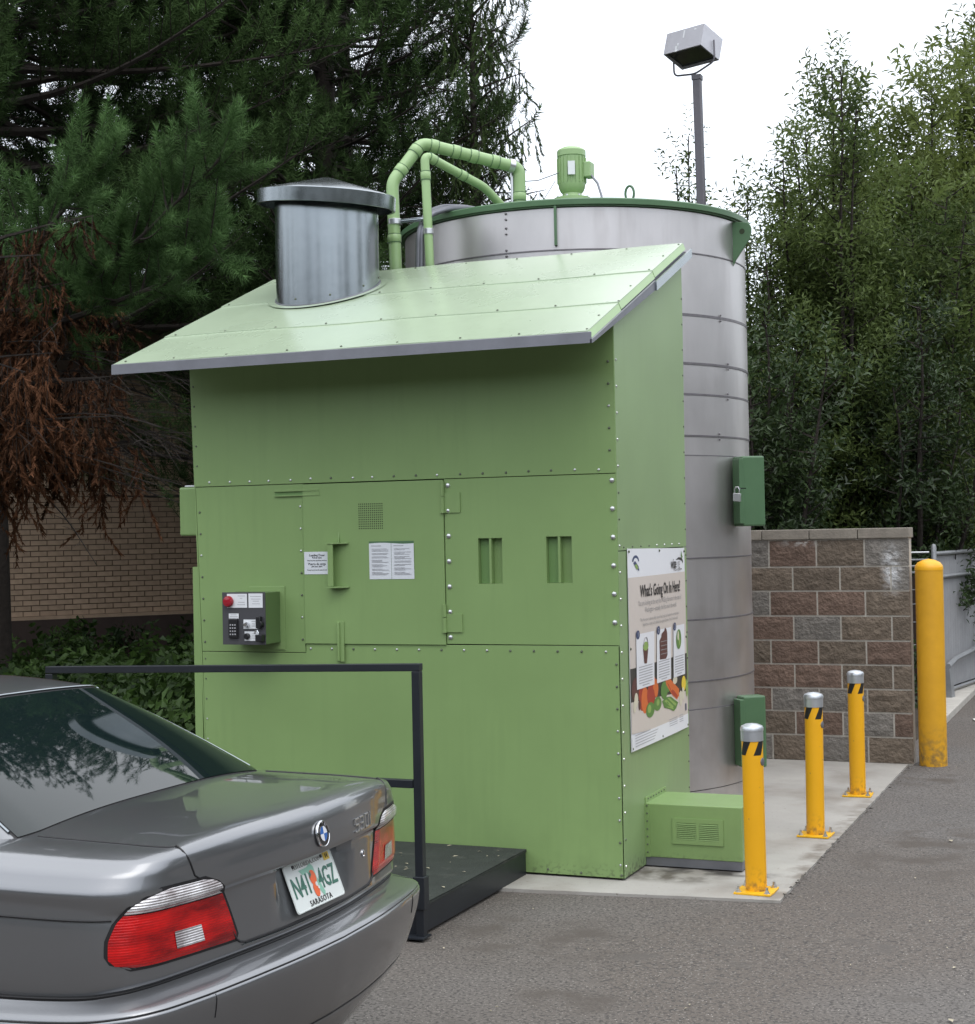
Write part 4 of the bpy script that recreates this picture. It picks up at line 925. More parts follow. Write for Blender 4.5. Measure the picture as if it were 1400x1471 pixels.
# ================================================================ FENCE ENCLOSURE beyond the wall
fe = thing('slatted_gate', (3.4, 9.6, 0), 'grey chain-link enclosure with privacy slats beyond the thick yellow bollard', 'fence')
def F(t): return Vector((3.29+.16*t, 9.50+1.0*t, 0))        # along the enclosure side
e1 = (F(1)-F(0)).normalized(); nrm = Vector((e1.y, -e1.x, 0))
L1 = 9.0
for i in range(90):
    p = F(0)+e1*(.06+i*.098); mb = MB(); mb.obox(p+Vector((0, 0, .86)), e1, nrm, Z, .0482, .004, .74); mb.build('slat', 'fence_slat', fe)
for t in (0, 1.9, 3.8, 5.7, 7.6):
    p = F(0)+e1*t+nrm*.03; mb = MB(); mb.lathe([(.03, 0), (.03, 1.70), (.02, 1.73), (0, 1.74)], p, n=12, capt=False); mb.build('post', 'fence_pipe', fe)
for z, r_ in ((1.63, .022), (1.37, .022), (.10, .018)):
    mb = MB(); mb.tube([F(0)+nrm*.035+Vector((0,0,z)), F(0)+e1*L1+nrm*.035+Vector((0,0,z))], r_, 8); mb.build('rail', 'fence_pipe', fe)
mb = MB(); mb.tube([F(0)+nrm*.16+Vector((0,0,.40)), F(0)+e1*.5+nrm*.10+Vector((0,0,.44)), F(0)+e1*3.5+nrm*.08+Vector((0,0,.62)), F(0)+e1*9+nrm*.08+Vector((0,0,.70))], .03, 8); mb.build('brace_rail', 'fence_pipe', fe)
mb = MB(); mb.add([tuple(F(0)+nrm*.20+Vector((0,.0,0))), tuple(F(0)+nrm*.05), tuple(F(0)+nrm*.10+Vector((0,0,.40))), tuple(F(0)+nrm*.17+Vector((0,0,.40))), tuple(F(0)+nrm*.20+e1*.12), tuple(F(0)+nrm*.05+e1*.12), tuple(F(0)+nrm*.10+Vector((0,0,.40))+e1*.12), tuple(F(0)+nrm*.17+Vector((0,0,.40))+e1*.12)], [(0,1,2,3)[::-1],(4,5,6,7),(0,1,5,4),(1,2,6,5),(2,3,7,6),(3,0,4,7)]); mb.build('gate_foot', 'fence_pipe', fe)
fb = thing('rail_fence', (2.0, 9.8, 0), 'dark enclosure side with thin pale rails seen between block wall and thick bollard', 'fence')
mb = MB(); mb.box(-2.0, 3.20, 9.78, 9.82, 0, 1.38); mb.build('dark_board', 'base_dark', fb)
for z in (1.40, 1.47, 1.54, 1.62, 1.21, 1.05, .85, .6):
    mb = MB(); mb.tube([(-2.0, 9.70, z), (3.25, 9.66, z+.02)], .013 if z > 1.3 else .005, 6); mb.build('rail', 'fence_pipe' if z < 1.6 else 'zinc', fb)
mb = MB(); mb.box(3.40, 3.62, 7.6, 13, -.02, .06); tag(mb.build('kerb', 'curb', bevel=.01, base=(3.5, 10, 0)), kind='structure')
M['lot_paint'] = mat('worn white paint', (.55, .54, .50), .8, var=.2, vscale=20)
mb = MB(); mb.add([(3.86,7.95,.002),(4.9,7.9,.002),(4.9,8.15,.002),(4.1,8.2,.002),(3.83,8.1,.002)], [(0,1,2,3,4)]); tag(mb.build('painted_line', 'lot_paint'), kind='structure')

# ================================================================ LIGHT POLE
lp = thing('light_pole', (.45, 10.75, 0), 'grey light pole with boxy floodlight head above the tank', 'light pole')
mb = MB(); mb.add([(x+lx, y, z) for z, lx in ((0, .10), (7.52, 0)) for x, y in ((.40,10.70),(.50,10.70),(.50,10.80),(.40,10.80))], [(0,3,2,1),(4,5,6,7),(0,1,5,4),(1,2,6,5),(2,3,7,6),(3,0,4,7)]); mb.build('pole', 'pole', lp, bevel=.012)
lc = Vector((.41, 10.74, 7.93)); ex = Vector((.972, -.235, 0)).normalized(); q = Matrix.Rotation(R(7), 3, Vector((.235, .972, 0))); 
hx = Vector((.93, -.36, 0)).normalized(); hy0 = Vector((.36, .93, 0)).normalized()
tilt = Matrix.Rotation(R(-17), 3, hx); hy = tilt @ hy0; hz = tilt @ Vector((0, 0, 1))
bw_, bd_, bh_ = .285, .20, .145
mb = MB(); vs = []; 
for sz in (-1, 1):
    for sx_, sy_ in ((-1,-1),(1,-1),(1,1),(-1,1)): vs.append(lc+hx*bw_*sx_+hy*bd_*sy_+hz*(bh_*sz))
mb.add(vs, [(4,5,6,7),(0,1,5,4),(1,2,6,5),(2,3,7,6),(3,0,4,7)], False); 
ins = [lc+hx*(bw_-.02)*a+hy*(bd_-.02)*b-hz*bh_ for a, b in ((-1,-1),(1,-1),(1,1),(-1,1))]; ins2 = [p+hz*.03 for p in ins]
mb.add(vs[:4]+ins, [(0,4,5,1),(1,5,6,2),(2,6,7,3),(3,7,4,0)], False); mb.add(ins+ins2, [(0,4,5,1),(1,5,6,2),(2,6,7,3),(3,7,4,0)], False)
hd = mb.build('lamp_head', 'lamp_metal', lp)
M['lens'] = mat('dark lens', (.03, .04, .03), .15, spec=.6)
mb = MB(); mb.add(ins2, [(0,1,2,3)], False); mb.build('lens', 'lens', hd)
for a, b, w2, h2 in ((-.04, .5, .008, .35), (-.32, -.75, .02, .28), (.55, .7, .015, .06), (-.28, -.55, .008, .3)):
    mb = MB(); o_ = lc-hy*(bd_+.001)+hx*(bw_*a)+hz*(bh_*b); mb.obox(o_, hx, hy, hz, w2, .0008, bh_*h2); mb.build('scratch_mark', 'white', hd)
mb = MB(); by = smooth_path([lc+hx*-.31+hz*.02, lc+hx*-.30-Vector((0,0,.30)), lc+hx*.02-Vector((0,0,.34)), lc+hx*.32-Vector((0,0,.24)), lc+hx*.31+hz*.02], .07); mb.tube(by, .012, 8); mb.build('yoke_bracket', 'pole', lp)
mb = MB(); mb.obox(Vector((.45, 10.75, 7.545)), X, Y, Z, .058, .058, .03); mb.build('pole_cap', 'pole', lp)
mb = MB(); mb.tube([(-22, 4, 10.3), (-10.4, 10.8, 9.90), (-10.05, 11.0, 9.89)], .02, 6); tag(mb.build('power_line', 'black_tape', base=(-10, 11, 9.9)), 'dark overhead cable crossing the sky at the top left corner', 'cable')

# ================================================================ BRICK BUILDING at left
bd = thing('brick_building', (-5.5, 9.8, 0), 'tan brick building behind the dead brown branches at left', 'building')
bo = Vector((-6.57, 8.58, 0)); be = Vector((.66, .75, 0)).normalized(); bn = Vector((be.y, -be.x, 0))
mb = MB(); c = bo+be*2-bn*2.5; mb.obox(bo-be*3.2-bn*1.5+Vector((0,0,2.9)), be, bn, Z, 5.8, 1.5, 1.9); mb.build('wall', 'brick_joint', bd)
mb = MB(); mb.obox(bo-be*3.2-bn*1.45+Vector((0,0,.48)), be, bn, Z, 5.83, 1.53, .50); mb.build('footing', 'base_dark', bd)
mb = MB(); mb.obox(bo-be*3.2+bn*.02+Vector((0,0,1.0)), be, bn, Z, 5.83, .035, .022); mb.build('sill_course', 'brick_tan', bd)
mb = MB(); mb.obox(bo-be*3.2-bn*1.4+Vector((0,0,4.95)), be, bn, Z, 6.1, 1.8, .15); mb.build('roof', 'base_dark', bd)
bme = MB(); bme.obox((0,0,0), be, bn, Z, .0965, .012, .0285); b0 = bme.build('brick', 'brick_tan', None)
bricks = []
for r_ in range(44):
    z = 1.055+r_*.0677
    for i in range(-43, 13):
        x = i*.2032+(.1016 if r_ % 2 else 0)
        bricks.append((r_, x, z))
vis = [b for b in bricks if -1.6 < b[1] < 2.0 and b[0] < 17][:300]; visset = set(vis)
first = True
for (r_, x, z) in vis:
    o = b0 if first else b0.copy()
    if not first: col.objects.link(o)
    first = False; o.parent = bd; o.location = bo+be*x+bn*(.004+.003*rnd.random())+Vector((0,0,z))-Vector(ORG[bd.name])
mb = MB()
for bk in bricks:
    if bk in visset: continue
    r_, x, z = bk; c = bo+be*x+bn*.006+Vector((0,0,z)); a, b_2 = be*.0965, Vector((0,0,.0285))
    f = bn*.010; mb.add([c-a-b_2+f, c+a-b_2+f, c+a+b_2+f, c-a+b_2+f, c-a-b_2-f, c+a-b_2-f, c+a+b_2-f, c-a+b_2-f], [(0,1,2,3),(0,4,5,1),(1,5,6,2),(2,6,7,3),(3,7,4,0)])
mb.build('brickwork', 'brick_tan', bd, kind='stuff')

# ================================================================ CAR
X0, YC = 3.11, -3.98
car = thing('parked_car', (X0-2.4, YC, 0), 'dark grey four-door saloon parked in front with its tail to the right', 'car')
P_PAINT = mat('metallic grey car paint', (.205, .212, .222), .32, metal=.8, coat=1., bump=0); M['paint'] = P_PAINT
nt_, b_ = nodes(P_PAINT)
fl = nt_.nodes.new('ShaderNodeTexNoise'); fl.inputs['Scale'].default_value = 900; tc_ = nt_.nodes.new('ShaderNodeTexCoord'); nt_.links.new(tc_.outputs['Object'], fl.inputs['Vector'])
bp_ = nt_.nodes.new('ShaderNodeBump'); bp_.inputs['Strength'].default_value = .06; bp_.inputs['Distance'].default_value = .001; nt_.links.new(fl.outputs['Fac'], bp_.inputs['Height']); nt_.links.new(bp_.outputs[0], b_.inputs['Normal'])
M['glass_dark'] = mat('dark tinted glass', (.006, .012, .012), .02, spec=.55)
M['seal'] = mat('black rubber seal', (.006, .006, .007), .55)
M['trim_dark'] = mat('dark car trim', (.03, .03, .033), .45)
M['lamp_red'] = mat('red lamp lens', (.17, .002, .004), .15, coat=.6, spec=.3, c2=(.62, .008, .008), vscale=5, stretch=(1,1,3), c2lo=.38, c2hi=.66)
M['lamp_clear'] = mat('clear ribbed lens', (.30, .27, .27), .2, metal=.5, coat=.8, c2=(.80, .79, .80), vscale=9, c2lo=.4, c2hi=.62)
M['tyre'] = mat('tyre', (.015, .015, .015), .8); M['alloy'] = mat('alloy', (.45, .46, .48), .3, metal=.9)
for kk in ('lamp_red', 'lamp_clear'):
    nt_, b_ = nodes(M[kk]); wv = nt_.nodes.new('ShaderNodeTexWave'); wv.bands_direction = 'Z'; wv.inputs['Scale'].default_value = 42; tcx = nt_.nodes.new('ShaderNodeTexCoord'); nt_.links.new(tcx.outputs['Object'], wv.inputs['Vector'])
    b2 = nt_.nodes.new('ShaderNodeBump'); b2.inputs['Strength'].default_value = .22 if kk == 'lamp_red' else .45; b2.inputs['Distance'].default_value = .004; nt_.links.new(wv.outputs['Fac'], b2.inputs['Height']); nt_.links.new(b2.outputs[0], b_.inputs['Normal'])
def cr(P, n):
    """Catmull-Rom through rows of P, n samples per span"""
    P = np.asarray(P, float); out_ = []
    for i in range(len(P)-1):
        p0 = P[max(i-1, 0)]; p1 = P[i]; p2 = P[i+1]; p3 = P[min(i+2, len(P)-1)]
        if i == 0: p0 = 2*p1-p2
        if i == len(P)-2: p3 = 2*p2-p1
        for k_ in range(n):
            t = k_/n; out_.append(.5*((2*p1)+(-p0+p2)*t+(2*p0-5*p1+4*p2-p3)*t*t+(-p0+3*p1-3*p2+p3)*t**3))
    out_.append(P[-1]); return np.array(out_)
#      body (s,t)   top outline (s,t)  rear weight
CT = [(.110, 0, .154, 0, 1), (.120, .22, .161, .22, 1), (.145, .42, .178, .42, 1), (.172, .56, .196, .58, 1), (.198, .68, .212, .640, .97), (.232, .790, .235, .664, .9), (.300, .865, .285, .674, .7), (.43, .903, .42, .676, .4), (.75, .915, .72, .672, .1),
      (1.3, .918, 1.3, .675, 0), (2.1, .915, 2.1, .69, 0), (2.9, .91, 2.9, .69, 0), (3.6, .895, 3.6, .68, 0), (4.1, .87, 4.05, .64, 0), (4.45, .80, 4.38, .58, 0), (4.62, .65, 4.50, .46, 0), (4.71, .4, 4.56, .3, 0), (4.74, 0, 4.58, 0, 0)]
OC = cr(CT, 6); NC = len(OC)
def zf(s, t): return float(np.interp(s, [.15, .22, .4, .72, 3.3, 4.0, 4.4, 4.6], [1.100, 1.108, 1.114, 1.118, 1.03, .965, .88, .80]))-.030*(min(abs(t), .7)/.67)**3
#        z_rear z_side  q    rear   side
LV = [(.20, .22, 0, .16, -.12), (.25, .26, 0, .10, -.08), (.33, .33, 0, .03, -.035), (.415, .40, 0, -.030, .000), (.425, .408, 0, -.026, -.004), (.435, .416, 0, -.040, .006), (.52, .49, 0, -.070, .020), (.60, .56, 0, -.086, .046), (.655, .60, 0, -.092, .054), (.672, .612, 0, -.090, .054),
      (.676, .616, 0, -.082, .048), (.680, .620, 0, -.088, .052), (.692, .632, 0, -.074, .042), (.704, .650, 0, -.035, .012), (.712, .664, 0, -.008, -.006), (.718, .670, 0, .012, -.010), (.724, .676, 0, .010, -.006), (.735, .69, 0, -.002, .0), (.755, .72, 0, .0, .004), (.82, .80, 0, .002, .006),
      (.90, .885, 0, .002, .002), (.925, .905, 0, .003, -.002), (.938, .93, 0, .0, -.004), (.948, .95, .06, -.014, -.006), (.985, .975, .20, -.012, .0), (1.02, 1.005, .42, -.010, 0), (1.05, 1.035, .66, -.010, .0), (1.074, 1.062, .86, -.010, 0), (1.088, 1.078, .96, -.006, 0), (1.10, 1.09, 1.0, .0, 0)]
LA = []
for i in range(len(LV)-1):
    a, b = np.array(LV[i]), np.array(LV[i+1])
    for k_ in range(3): LA.append(a+(b-a)*k_/3)
LA.append(np.array(LV[-1])); LA = np.array(LA); NL = len(LA)
tmp = LA.copy(); tmp[1:-1] = .25*LA[:-2]+.5*LA[1:-1]+.25*LA[2:]; LA = tmp
G = np.zeros((NL, NC, 3))
for j, (zr, zs, qq, rr, ww) in enumerate(LA):
    for i, (bs, bt, ts, tt, wr) in enumerate(OC):
        qq = qq*(1-wr)+wr*float(np.interp(zr, [1.0, 1.05, 1.08, 1.094, 1.10], [0, .15, .38, .7, 1]))
        s = bs*(1-qq)+ts*qq+rr*wr; t = bt*(1-qq)+tt*qq
        t += ww*min(1, bt/.6) if bt > 0 else 0
        if s > 4: s -= rr*.6
        z = zr*wr+zs*(1-wr); zt = zf(ts, tt)
        z = .5+(z-.5)*(zt-.5)/((LA[-1][0]*wr+LA[-1][1]*(1-wr))-.5) if z > .5 else z
        if bt < .235 and s < .4 and .77 < z < .943: s += .052*(z-.765)/.178          # number plate pocket
        G[j, i] = (s, t, z)
def W3(s, t, z): return (X0-s, YC+t, z)
def contour(z):
    s = np.array([np.interp(z, G[:, i, 2], G[:, i, 0]) for i in range(54)]); t = np.array([np.interp(z, G[:, i, 2], G[:, i, 1]) for i in range(54)]); return s, t
def on_rear(t, z, off=0):
    s_, t_ = contour(z); tt = abs(t); s = np.interp(tt, t_[:34], s_[:34]); s2 = np.interp(tt+.01, t_[:34], s_[:34]); n = np.array([-(1.0), 0]); sl_ = (s2-s)/.01; nn_ = np.array([-1, sl_])/math.hypot(1, sl_)
    return (s+nn_[0]*off, (tt+nn_[1]*off)*(1 if t >= 0 else -1), z)
def grid_mesh(rows_, name, m, parent, flip=False, closed=False):
    nr, ncl = len(rows_), len(rows_[0]); vs = [W3(*p) for r_ in rows_ for p in r_]; fs = []
    for j in range(nr-1):
        for i in range(ncl-1 if not closed else ncl):
            i2 = (i+1) % ncl; f = (j*ncl+i, j*ncl+i2, (j+1)*ncl+i2, (j+1)*ncl+i); fs.append(f[::-1] if flip else f)
    return vs, fs
# full loop: right side rear->front, then left side front->rear
def full(row): return list(map(tuple, row))+[(p[0], -p[1], p[2]) for p in row[-2:0:-1]]
rowsf = [full(G[j]) for j in range(NL)]
DK = 14
for k_ in range(1, DK+1):
    lam = k_/DK; row = []
    for (s, t, z) in G[-1]:
        sc = min(max(s, .62), 4.1); lam2 = lam; s2 = s+(sc-s)*lam2; t2 = t*(1-lam2); row.append((s2, t2, zf(s2, t2)+(.0)))
    rowsf.append(full(np.array(row)))
vs, fs = grid_mesh(rowsf, '', '', None, closed=True)
lid_f, body_f = [], []
V_ = [(X0-v[0], v[1]-YC, v[2]) for v in vs]
def lidb(z): return float(np.interp(z, [.755, .78, .85, .93, .965, .980, .990, 1.07], [.44, .455, .475, .515, .545, .600, .628, .655]))
for f in fs:
    s = sum(V_[i][0] for i in f)/4; t = sum(V_[i][1] for i in f)/4; z = sum(V_[i][2] for i in f)/4
    (lid_f if (s < .70 and z > .752 and abs(t) < lidb(z)) else body_f).append(f)
mb = MB(); mb.add(vs, body_f, True); mb.build('body', 'paint', car, angle=50)
mb = MB(); mb.add(vs, lid_f, True); lid = mb.build('trunk_lid', 'paint', car, angle=50)
mb = MB(); mb.obox((X0-2.4, YC, .22), X, Y, Z, 1.95, .72, .03); mb.build('underbody', 'trim_dark', car)
# shut lines
def line3(name, pts, r, m='seal', parent=car, close=False):
    mb = MB(); mb.tube([W3(*p) for p in pts], r, 6, close=close); return mb.build(name, m, parent)
for sg in (-1, 1):
    pts = [(s, sg*t, zf(s, t)+.0005) for s, t in [(.70, .672), (.55, .675), (.42, .676), (.33, .675), (.285, .672), (.25, .666), (.225, .655)]]
    pts += [on_rear(sg*lidb(z), z, .0) for z in (1.085, 1.07, 1.05, 1.03, 1.01, .995, .985)]
    line3('lid_gap', pts, .0032)
    pts = [on_rear(sg*t, z, .001) for t, z in ((.470, .80), (.462, .785), (.452, .770), (.438, .760), (.415, .7545))]
    line3('lid_gap', pts, .004)
line3('lid_gap', [on_rear(t, .7535, .0015) for t in np.linspace(-.415, .415, 22)], .0042)
line3('lid_chrome', [on_rear(t, .7475, .002) for t in np.linspace(-.43, .43, 22)], .0016, 'galv')
# gap between bumper and body, rub-strip line lower on the bumper
def loopline(jz, r, off, name, m='seal', n=54, zoff=0):
    P = [(G[jz, i, 0], G[jz, i, 1]-off*0, G[jz, i, 2]+zoff) for i in range(n)]
    P = [(p[0], -p[1], p[2]) for p in P[::-1]]+P[1:]; line3(name, P, r, m)
jg = int(np.argmin(abs(LA[:, 0]-.718))); loopline(jg, .0065, 0, 'bumper_gap')
jg2 = int(np.argmin(abs(LA[:, 0]-.676))); loopline(jg2, .0028, 0, 'bumper_groove')
jg3 = int(np.argmin(abs(LA[:, 0]-.425))); loopline(jg3, .004, 0, 'bumper_groove')
for sg in (-1, 1):
    pts = []
    for i in range(50, 68):
        z = .905+.006*(i-50)/18; pts.append((G[0, i, 0]+0, 0, z))
    P = []
    for i in range(33, 72):
        s = np.interp(.908, G[:, i, 2], G[:, i, 0]); t = np.interp(.908, G[:, i, 2], G[:, i, 1]); 
        if s > .30: P.append((s, sg*(t+.0005), .908))
    line3('crease_shadow', P, .0035)  # dark tube stands in for the shadow along the side crease
# vertical joint in bumper cap
for t in (-.66, .66): line3('bumper_joint', [on_rear(t, z, .001) for z in (.60, .62, .64, .655, .668)], .0015)
# tail lamps
TIN = ([.772, .785, .85, .93, .955, .970, .978], [.462, .452, .478, .512, .530, .556, .60])
SOUT = ([.772, .780, .80, .85, .90, .93, .95, .965, .978], [.250, .290, .308, .308, .290, .268, .246, .222, .198])
def lamp_patch(za, zb_, sg, off, f0=0., f1=1., nz=16, nu=26, grow=0., bul=.006):
    rows_ = []
    for z in np.linspace(za, zb_, nz+1):
        zc_ = min(max(z, .772), .978); s_, t_ = contour(z); k = np.arange(len(s_)); 
        kin = np.interp(np.interp(zc_, *TIN)-grow, t_[:34], k[:34]); kout = np.interp(np.interp(zc_, *SOUT)+grow, s_, k)
        row = []
        for a in np.linspace(f0, f1, nu+1):
            # equal arc spacing between the two ends
            L = np.concatenate([[0], np.cumsum(np.hypot(np.diff(s_), np.diff(t_)))]); l = np.interp(kin, k, L)+(np.interp(kout, k, L)-np.interp(kin, k, L))*a; kk_ = np.interp(l, L, k)
            s, t = np.interp(kk_, k, s_), np.interp(kk_, k, t_); ds, dt = np.interp(kk_+.5, k, s_)-np.interp(kk_-.5, k, s_), np.interp(kk_+.5, k, t_)-np.interp(kk_-.5, k, t_); h = math.hypot(ds, dt)+1e-9
            ed = min(1, 8*min(a, 1-a)+.0)*min(1, 8*min((z-.765)/.21, (.985-z)/.21)); o_ = off+bul*max(0, ed)
            row.append((s-dt/h*o_, sg*(t+ds/h*o_), z))
        rows_.append(row)
    return rows_
for sg in (-1, 1):
    tl = MB(); r_ = lamp_patch(.7635, .9865, sg, .0015, grow=.010, bul=0, nz=10); v_, f_ = grid_mesh(r_, '', '', None, flip=sg < 0); tl.add(v_, f_, True); tl_o = tl.build('tail_lamp', 'seal', car, label='left tail lamp' if sg < 0 else 'right tail lamp')
    def sub(name, m, *a, **k):
        r_ = lamp_patch(*a, **k); v_, f_ = grid_mesh(r_, '', '', None, flip=sg < 0); q_ = MB(); q_.add(v_, f_, True); return q_.build(name, m, tl_o)
    sub('red_lens', 'lamp_red', .772, .9185, sg, .003)
    sub('clear_lens', 'lamp_clear', .9215, .978, sg, .003)
    sub('reversing_lens', 'lamp_clear', .800, .850, sg, .0055, .30, .54, nz=5, nu=8)
# emblem
def frame(t, z, off=.0):
    p = Vector(W3(*on_rear(t, z, off))); px_ = Vector(W3(*on_rear(t+.02, z, off)))-p; pz2 = Vector(W3(*on_rear(t, z+.012, off)))-p
    ex_ = px_.normalized(); ez_ = ex_.cross(pz2.normalized()).normalized()
    if ez_.x < 0: ez_ = -ez_
    ey_ = ez_.cross(ex_); return p, ex_, ey_, ez_
p, ex_, ey_, ez_ = frame(0, 1.006, .001)
M['emb_blue'] = mat('enamel blue', (.03, .13, .42), .15, coat=1); M['emb_white'] = mat('enamel white', (.75, .77, .8), .15, coat=1); M['emb_black'] = mat('enamel black', (.006, .006, .008), .15, coat=1)
mb = MB(); mb.lathe([(.043, 0), (.043, .005), (.040, .0075), (.0385, .006)], p, ez_, 36, capt=False); em = mb.build('emblem', 'chrome', lid)
mb = MB(); mb.lathe([(.0388, .0), (.0388, .0062)], p, ez_, 36); mb.build('black_ring', 'emb_black', em)
mb = MB(); mb.lathe([(.0252, .0), (.0252, .0068)], p, ez_, 36); mb.build('silver_ring', 'chrome', em)
for k_ in range(4):
    mb = MB(); a0 = k_*PI/2; pts = [p+ez_*.0074]+[p+ez_*.0074+ex_*.0238*math.cos(a)+ey_*.0238*math.sin(a) for a in np.linspace(a0, a0+PI/2, 9)]
    mb.add(pts, [tuple(range(10))], False); mb.build('quadrant', 'emb_white' if k_ % 2 == 0 else 'emb_blue', em)
mb = MB()
for ch, a in (('B', 130), ('M', 90), ('W', 50)):
    o_ = p+ez_*.0062+ex_*(.0318*math.cos(R(a)))+ey_*(.0318*math.sin(R(a))); rt = R(a-90); e1_ = ex_*math.cos(rt)+ey_*math.sin(rt); e2_ = ez_.cross(e1_); add_text(mb, ch, o_, e1_, e2_, ez_, .0125, 1.0, bold=.0003)
mb.build('emblem_letters', 'chrome', em)
# model badge
p, ex_, ey_, ez_ = frame(.360, .985, .0005)
mb = MB(); gw, gh_ = .033, .021
GL = {'5': [[(1,1),(-1,1),(-1,.05),(1,.05),(1,-1),(-1,-1)]], '3': [[(-1,1),(1,1),(1,-1),(-1,-1)],[(-.5,0),(1,0)]], '0': [[(-1,1),(1,1),(1,-1),(-1,-1),(-1,1)]], 'i': [[(0,.45),(0,-1)],[(0,1),(0,.75)]]}
for k_, ch in enumerate('530i'):
    u0 = (-.090, -.040, .010, .048)[k_]
    for st_ in GL[ch]:
        for (a0, b0), (a1, b1) in zip(st_[:-1], st_[1:]):
            q0 = p+ex_*(u0+a0*gw*.5)+ey_*(b0*gh_); q1 = p+ex_*(u0+a1*gw*.5)+ey_*(b1*gh_); d_ = (q1-q0); l_ = d_.length; d_.normalize()
            mb.obox((q0+q1)/2+ez_*.0015, d_, ez_.cross(d_), ez_, l_/2+.0022, .0022, .0018)
mb.build('badge', 'zinc', lid, kind='stuff')
p, ex_, ey_, ez_ = frame(.366, .869, .0005); mb = MB(); mb.lathe([(.013, 0), (.013, .003), (.009, .004)], p, ez_, 20, capt=False); mb.lathe([(.006, 0), (.006, .005)], p, ez_, 12); mb.build('lid_lock', 'chrome', lid)
# plate surround: thin raised lip under and beside the pocket
pl0 = Vector((X0-.162+.004, YC+.0, .917)); pl1 = Vector((X0-.112+.006, YC+.0, .785)); ey_ = (pl0-pl1).normalized(); ex_ = Vector((0, 1, 0)); ez_ = ex_.cross(ey_)
if ez_.x < 0: ez_ = -ez_
pc = (pl0+pl1)/2
M['plate_white'] = mat('number plate white', (.62, .66, .64), .35); M['plate_green'] = mat('plate green', (.03, .13, .09), .4); M['plate_teal'] = mat('plate pale green', (.22, .45, .34), .4); M['plate_orange'] = mat('plate orange', (.70, .11, .02), .4); M['plate_grey'] = mat('plate grey', (.30, .30, .28), .5); M['sticker'] = mat('yellow sticker', (.62, .42, .02), .4)
npl = thing('number_plate', tuple(pc), 'white number plate with green characters and orange fruit on the grey car', 'number plate')
def rr_poly(w, h, r, n=5):
    pts = []
    for cx2, cy2, a0 in ((w-r, h-r, 0), (-w+r, h-r, 90), (-w+r, -h+r, 180), (w-r, -h+r, 270)):
        for k_ in range(n+1): a = R(a0+90*k_/n); pts.append((cx2+r*math.cos(a), cy2+r*math.sin(a)))
    return pts
mb = MB(); mb.prism(rr_poly(.160, .080, .012), ex_, ey_, ez_, pc, .0015); npo = mb.build('sheet', 'plate_white', npl)
mb = MB(); ring = [pc+ex_*a+ey_*b+ez_*.002 for a, b in rr_poly(.157, .077, .011)]; mb.tube(ring, .0016, 5, close=True); mb.build('rolled_edge', 'plate_white', npl)
def psh(name, pts, m, h): 
    mb = MB(); mb.add([pc+ex_*a+ey_*b+ez_*h for a, b in pts], [tuple(range(len(pts)))], False); return mb.build(name, m, npl)
psh('state_shape', [(-.075,.048),(-.02,.050),(.005,.060),(.02,.045),(.022,.01),(.035,-.02),(.045,-.045),(.035,-.058),(.022,-.045),(.005,-.01),(-.01,.02),(-.03,.034),(-.055,.030)], 'plate_teal', .0022)
psh('orange_fruit', circ(-.003, .012, .021, .025, 18), 'plate_orange', .0027); psh('orange_fruit', circ(-.004, -.027, .017, .026, 18), 'plate_orange', .0030)
psh('blossom', circ(.006, -.012, .0075, .008, 8), 'plate_white', .0035); psh('blossom', circ(.013, -.024, .006, .006, 8), 'plate_white', .0035)
psh('fruit_leaf', [(-.022,.028),(-.010,.034),(-.008,.022),(-.022,.012)], 'plate_green', .0035)
mb = MB(); add_text(mb, 'N41', pc+ex_*-.084+ey_*-.004+ez_*.0022, ex_, ey_, ez_, .094, .70, depth=.0006, bold=.0012); add_text(mb, '4GZ', pc+ex_*.085+ey_*-.004+ez_*.0022, ex_, ey_, ez_, .094, .66, depth=.0006, bold=.0012)
mb.build('characters', 'plate_green', npl, kind='stuff')
mb = MB(); add_text(mb, 'SARASOTA', pc+ex_*.002+ey_*-.064+ez_*.0022, ex_, ey_, ez_, .027, 1.0, spacing=1.12); mb.build('county_name', 'ink', npl)
mb = MB(); add_text(mb, 'MYFLORIDA.COM', pc+ex_*-.012+ey_*.062+ez_*.0022, ex_, ey_, ez_, .021, 1.05, spacing=1.08); mb.build('state_name', 'plate_grey', npl)
psh('sticker', [(.100,.048),(.140,.048),(.140,.074),(.100,.074)], 'sticker', .0026)
mb = MB(); add_text(mb, '14', pc+ex_*.12+ey_*.061+ez_*.003, ex_, ey_, ez_, .022, .9); mb.build('sticker_number', 'ink', npl)
mb = MB(); 
for a in (-.100, .088): mb.lathe([(.006, .0015), (.006, .004), (.003, .005)], pc+ex_*a+ey_*.066, ez_, 10)
mb.build('plate_screws', 'plastic_black', npl)
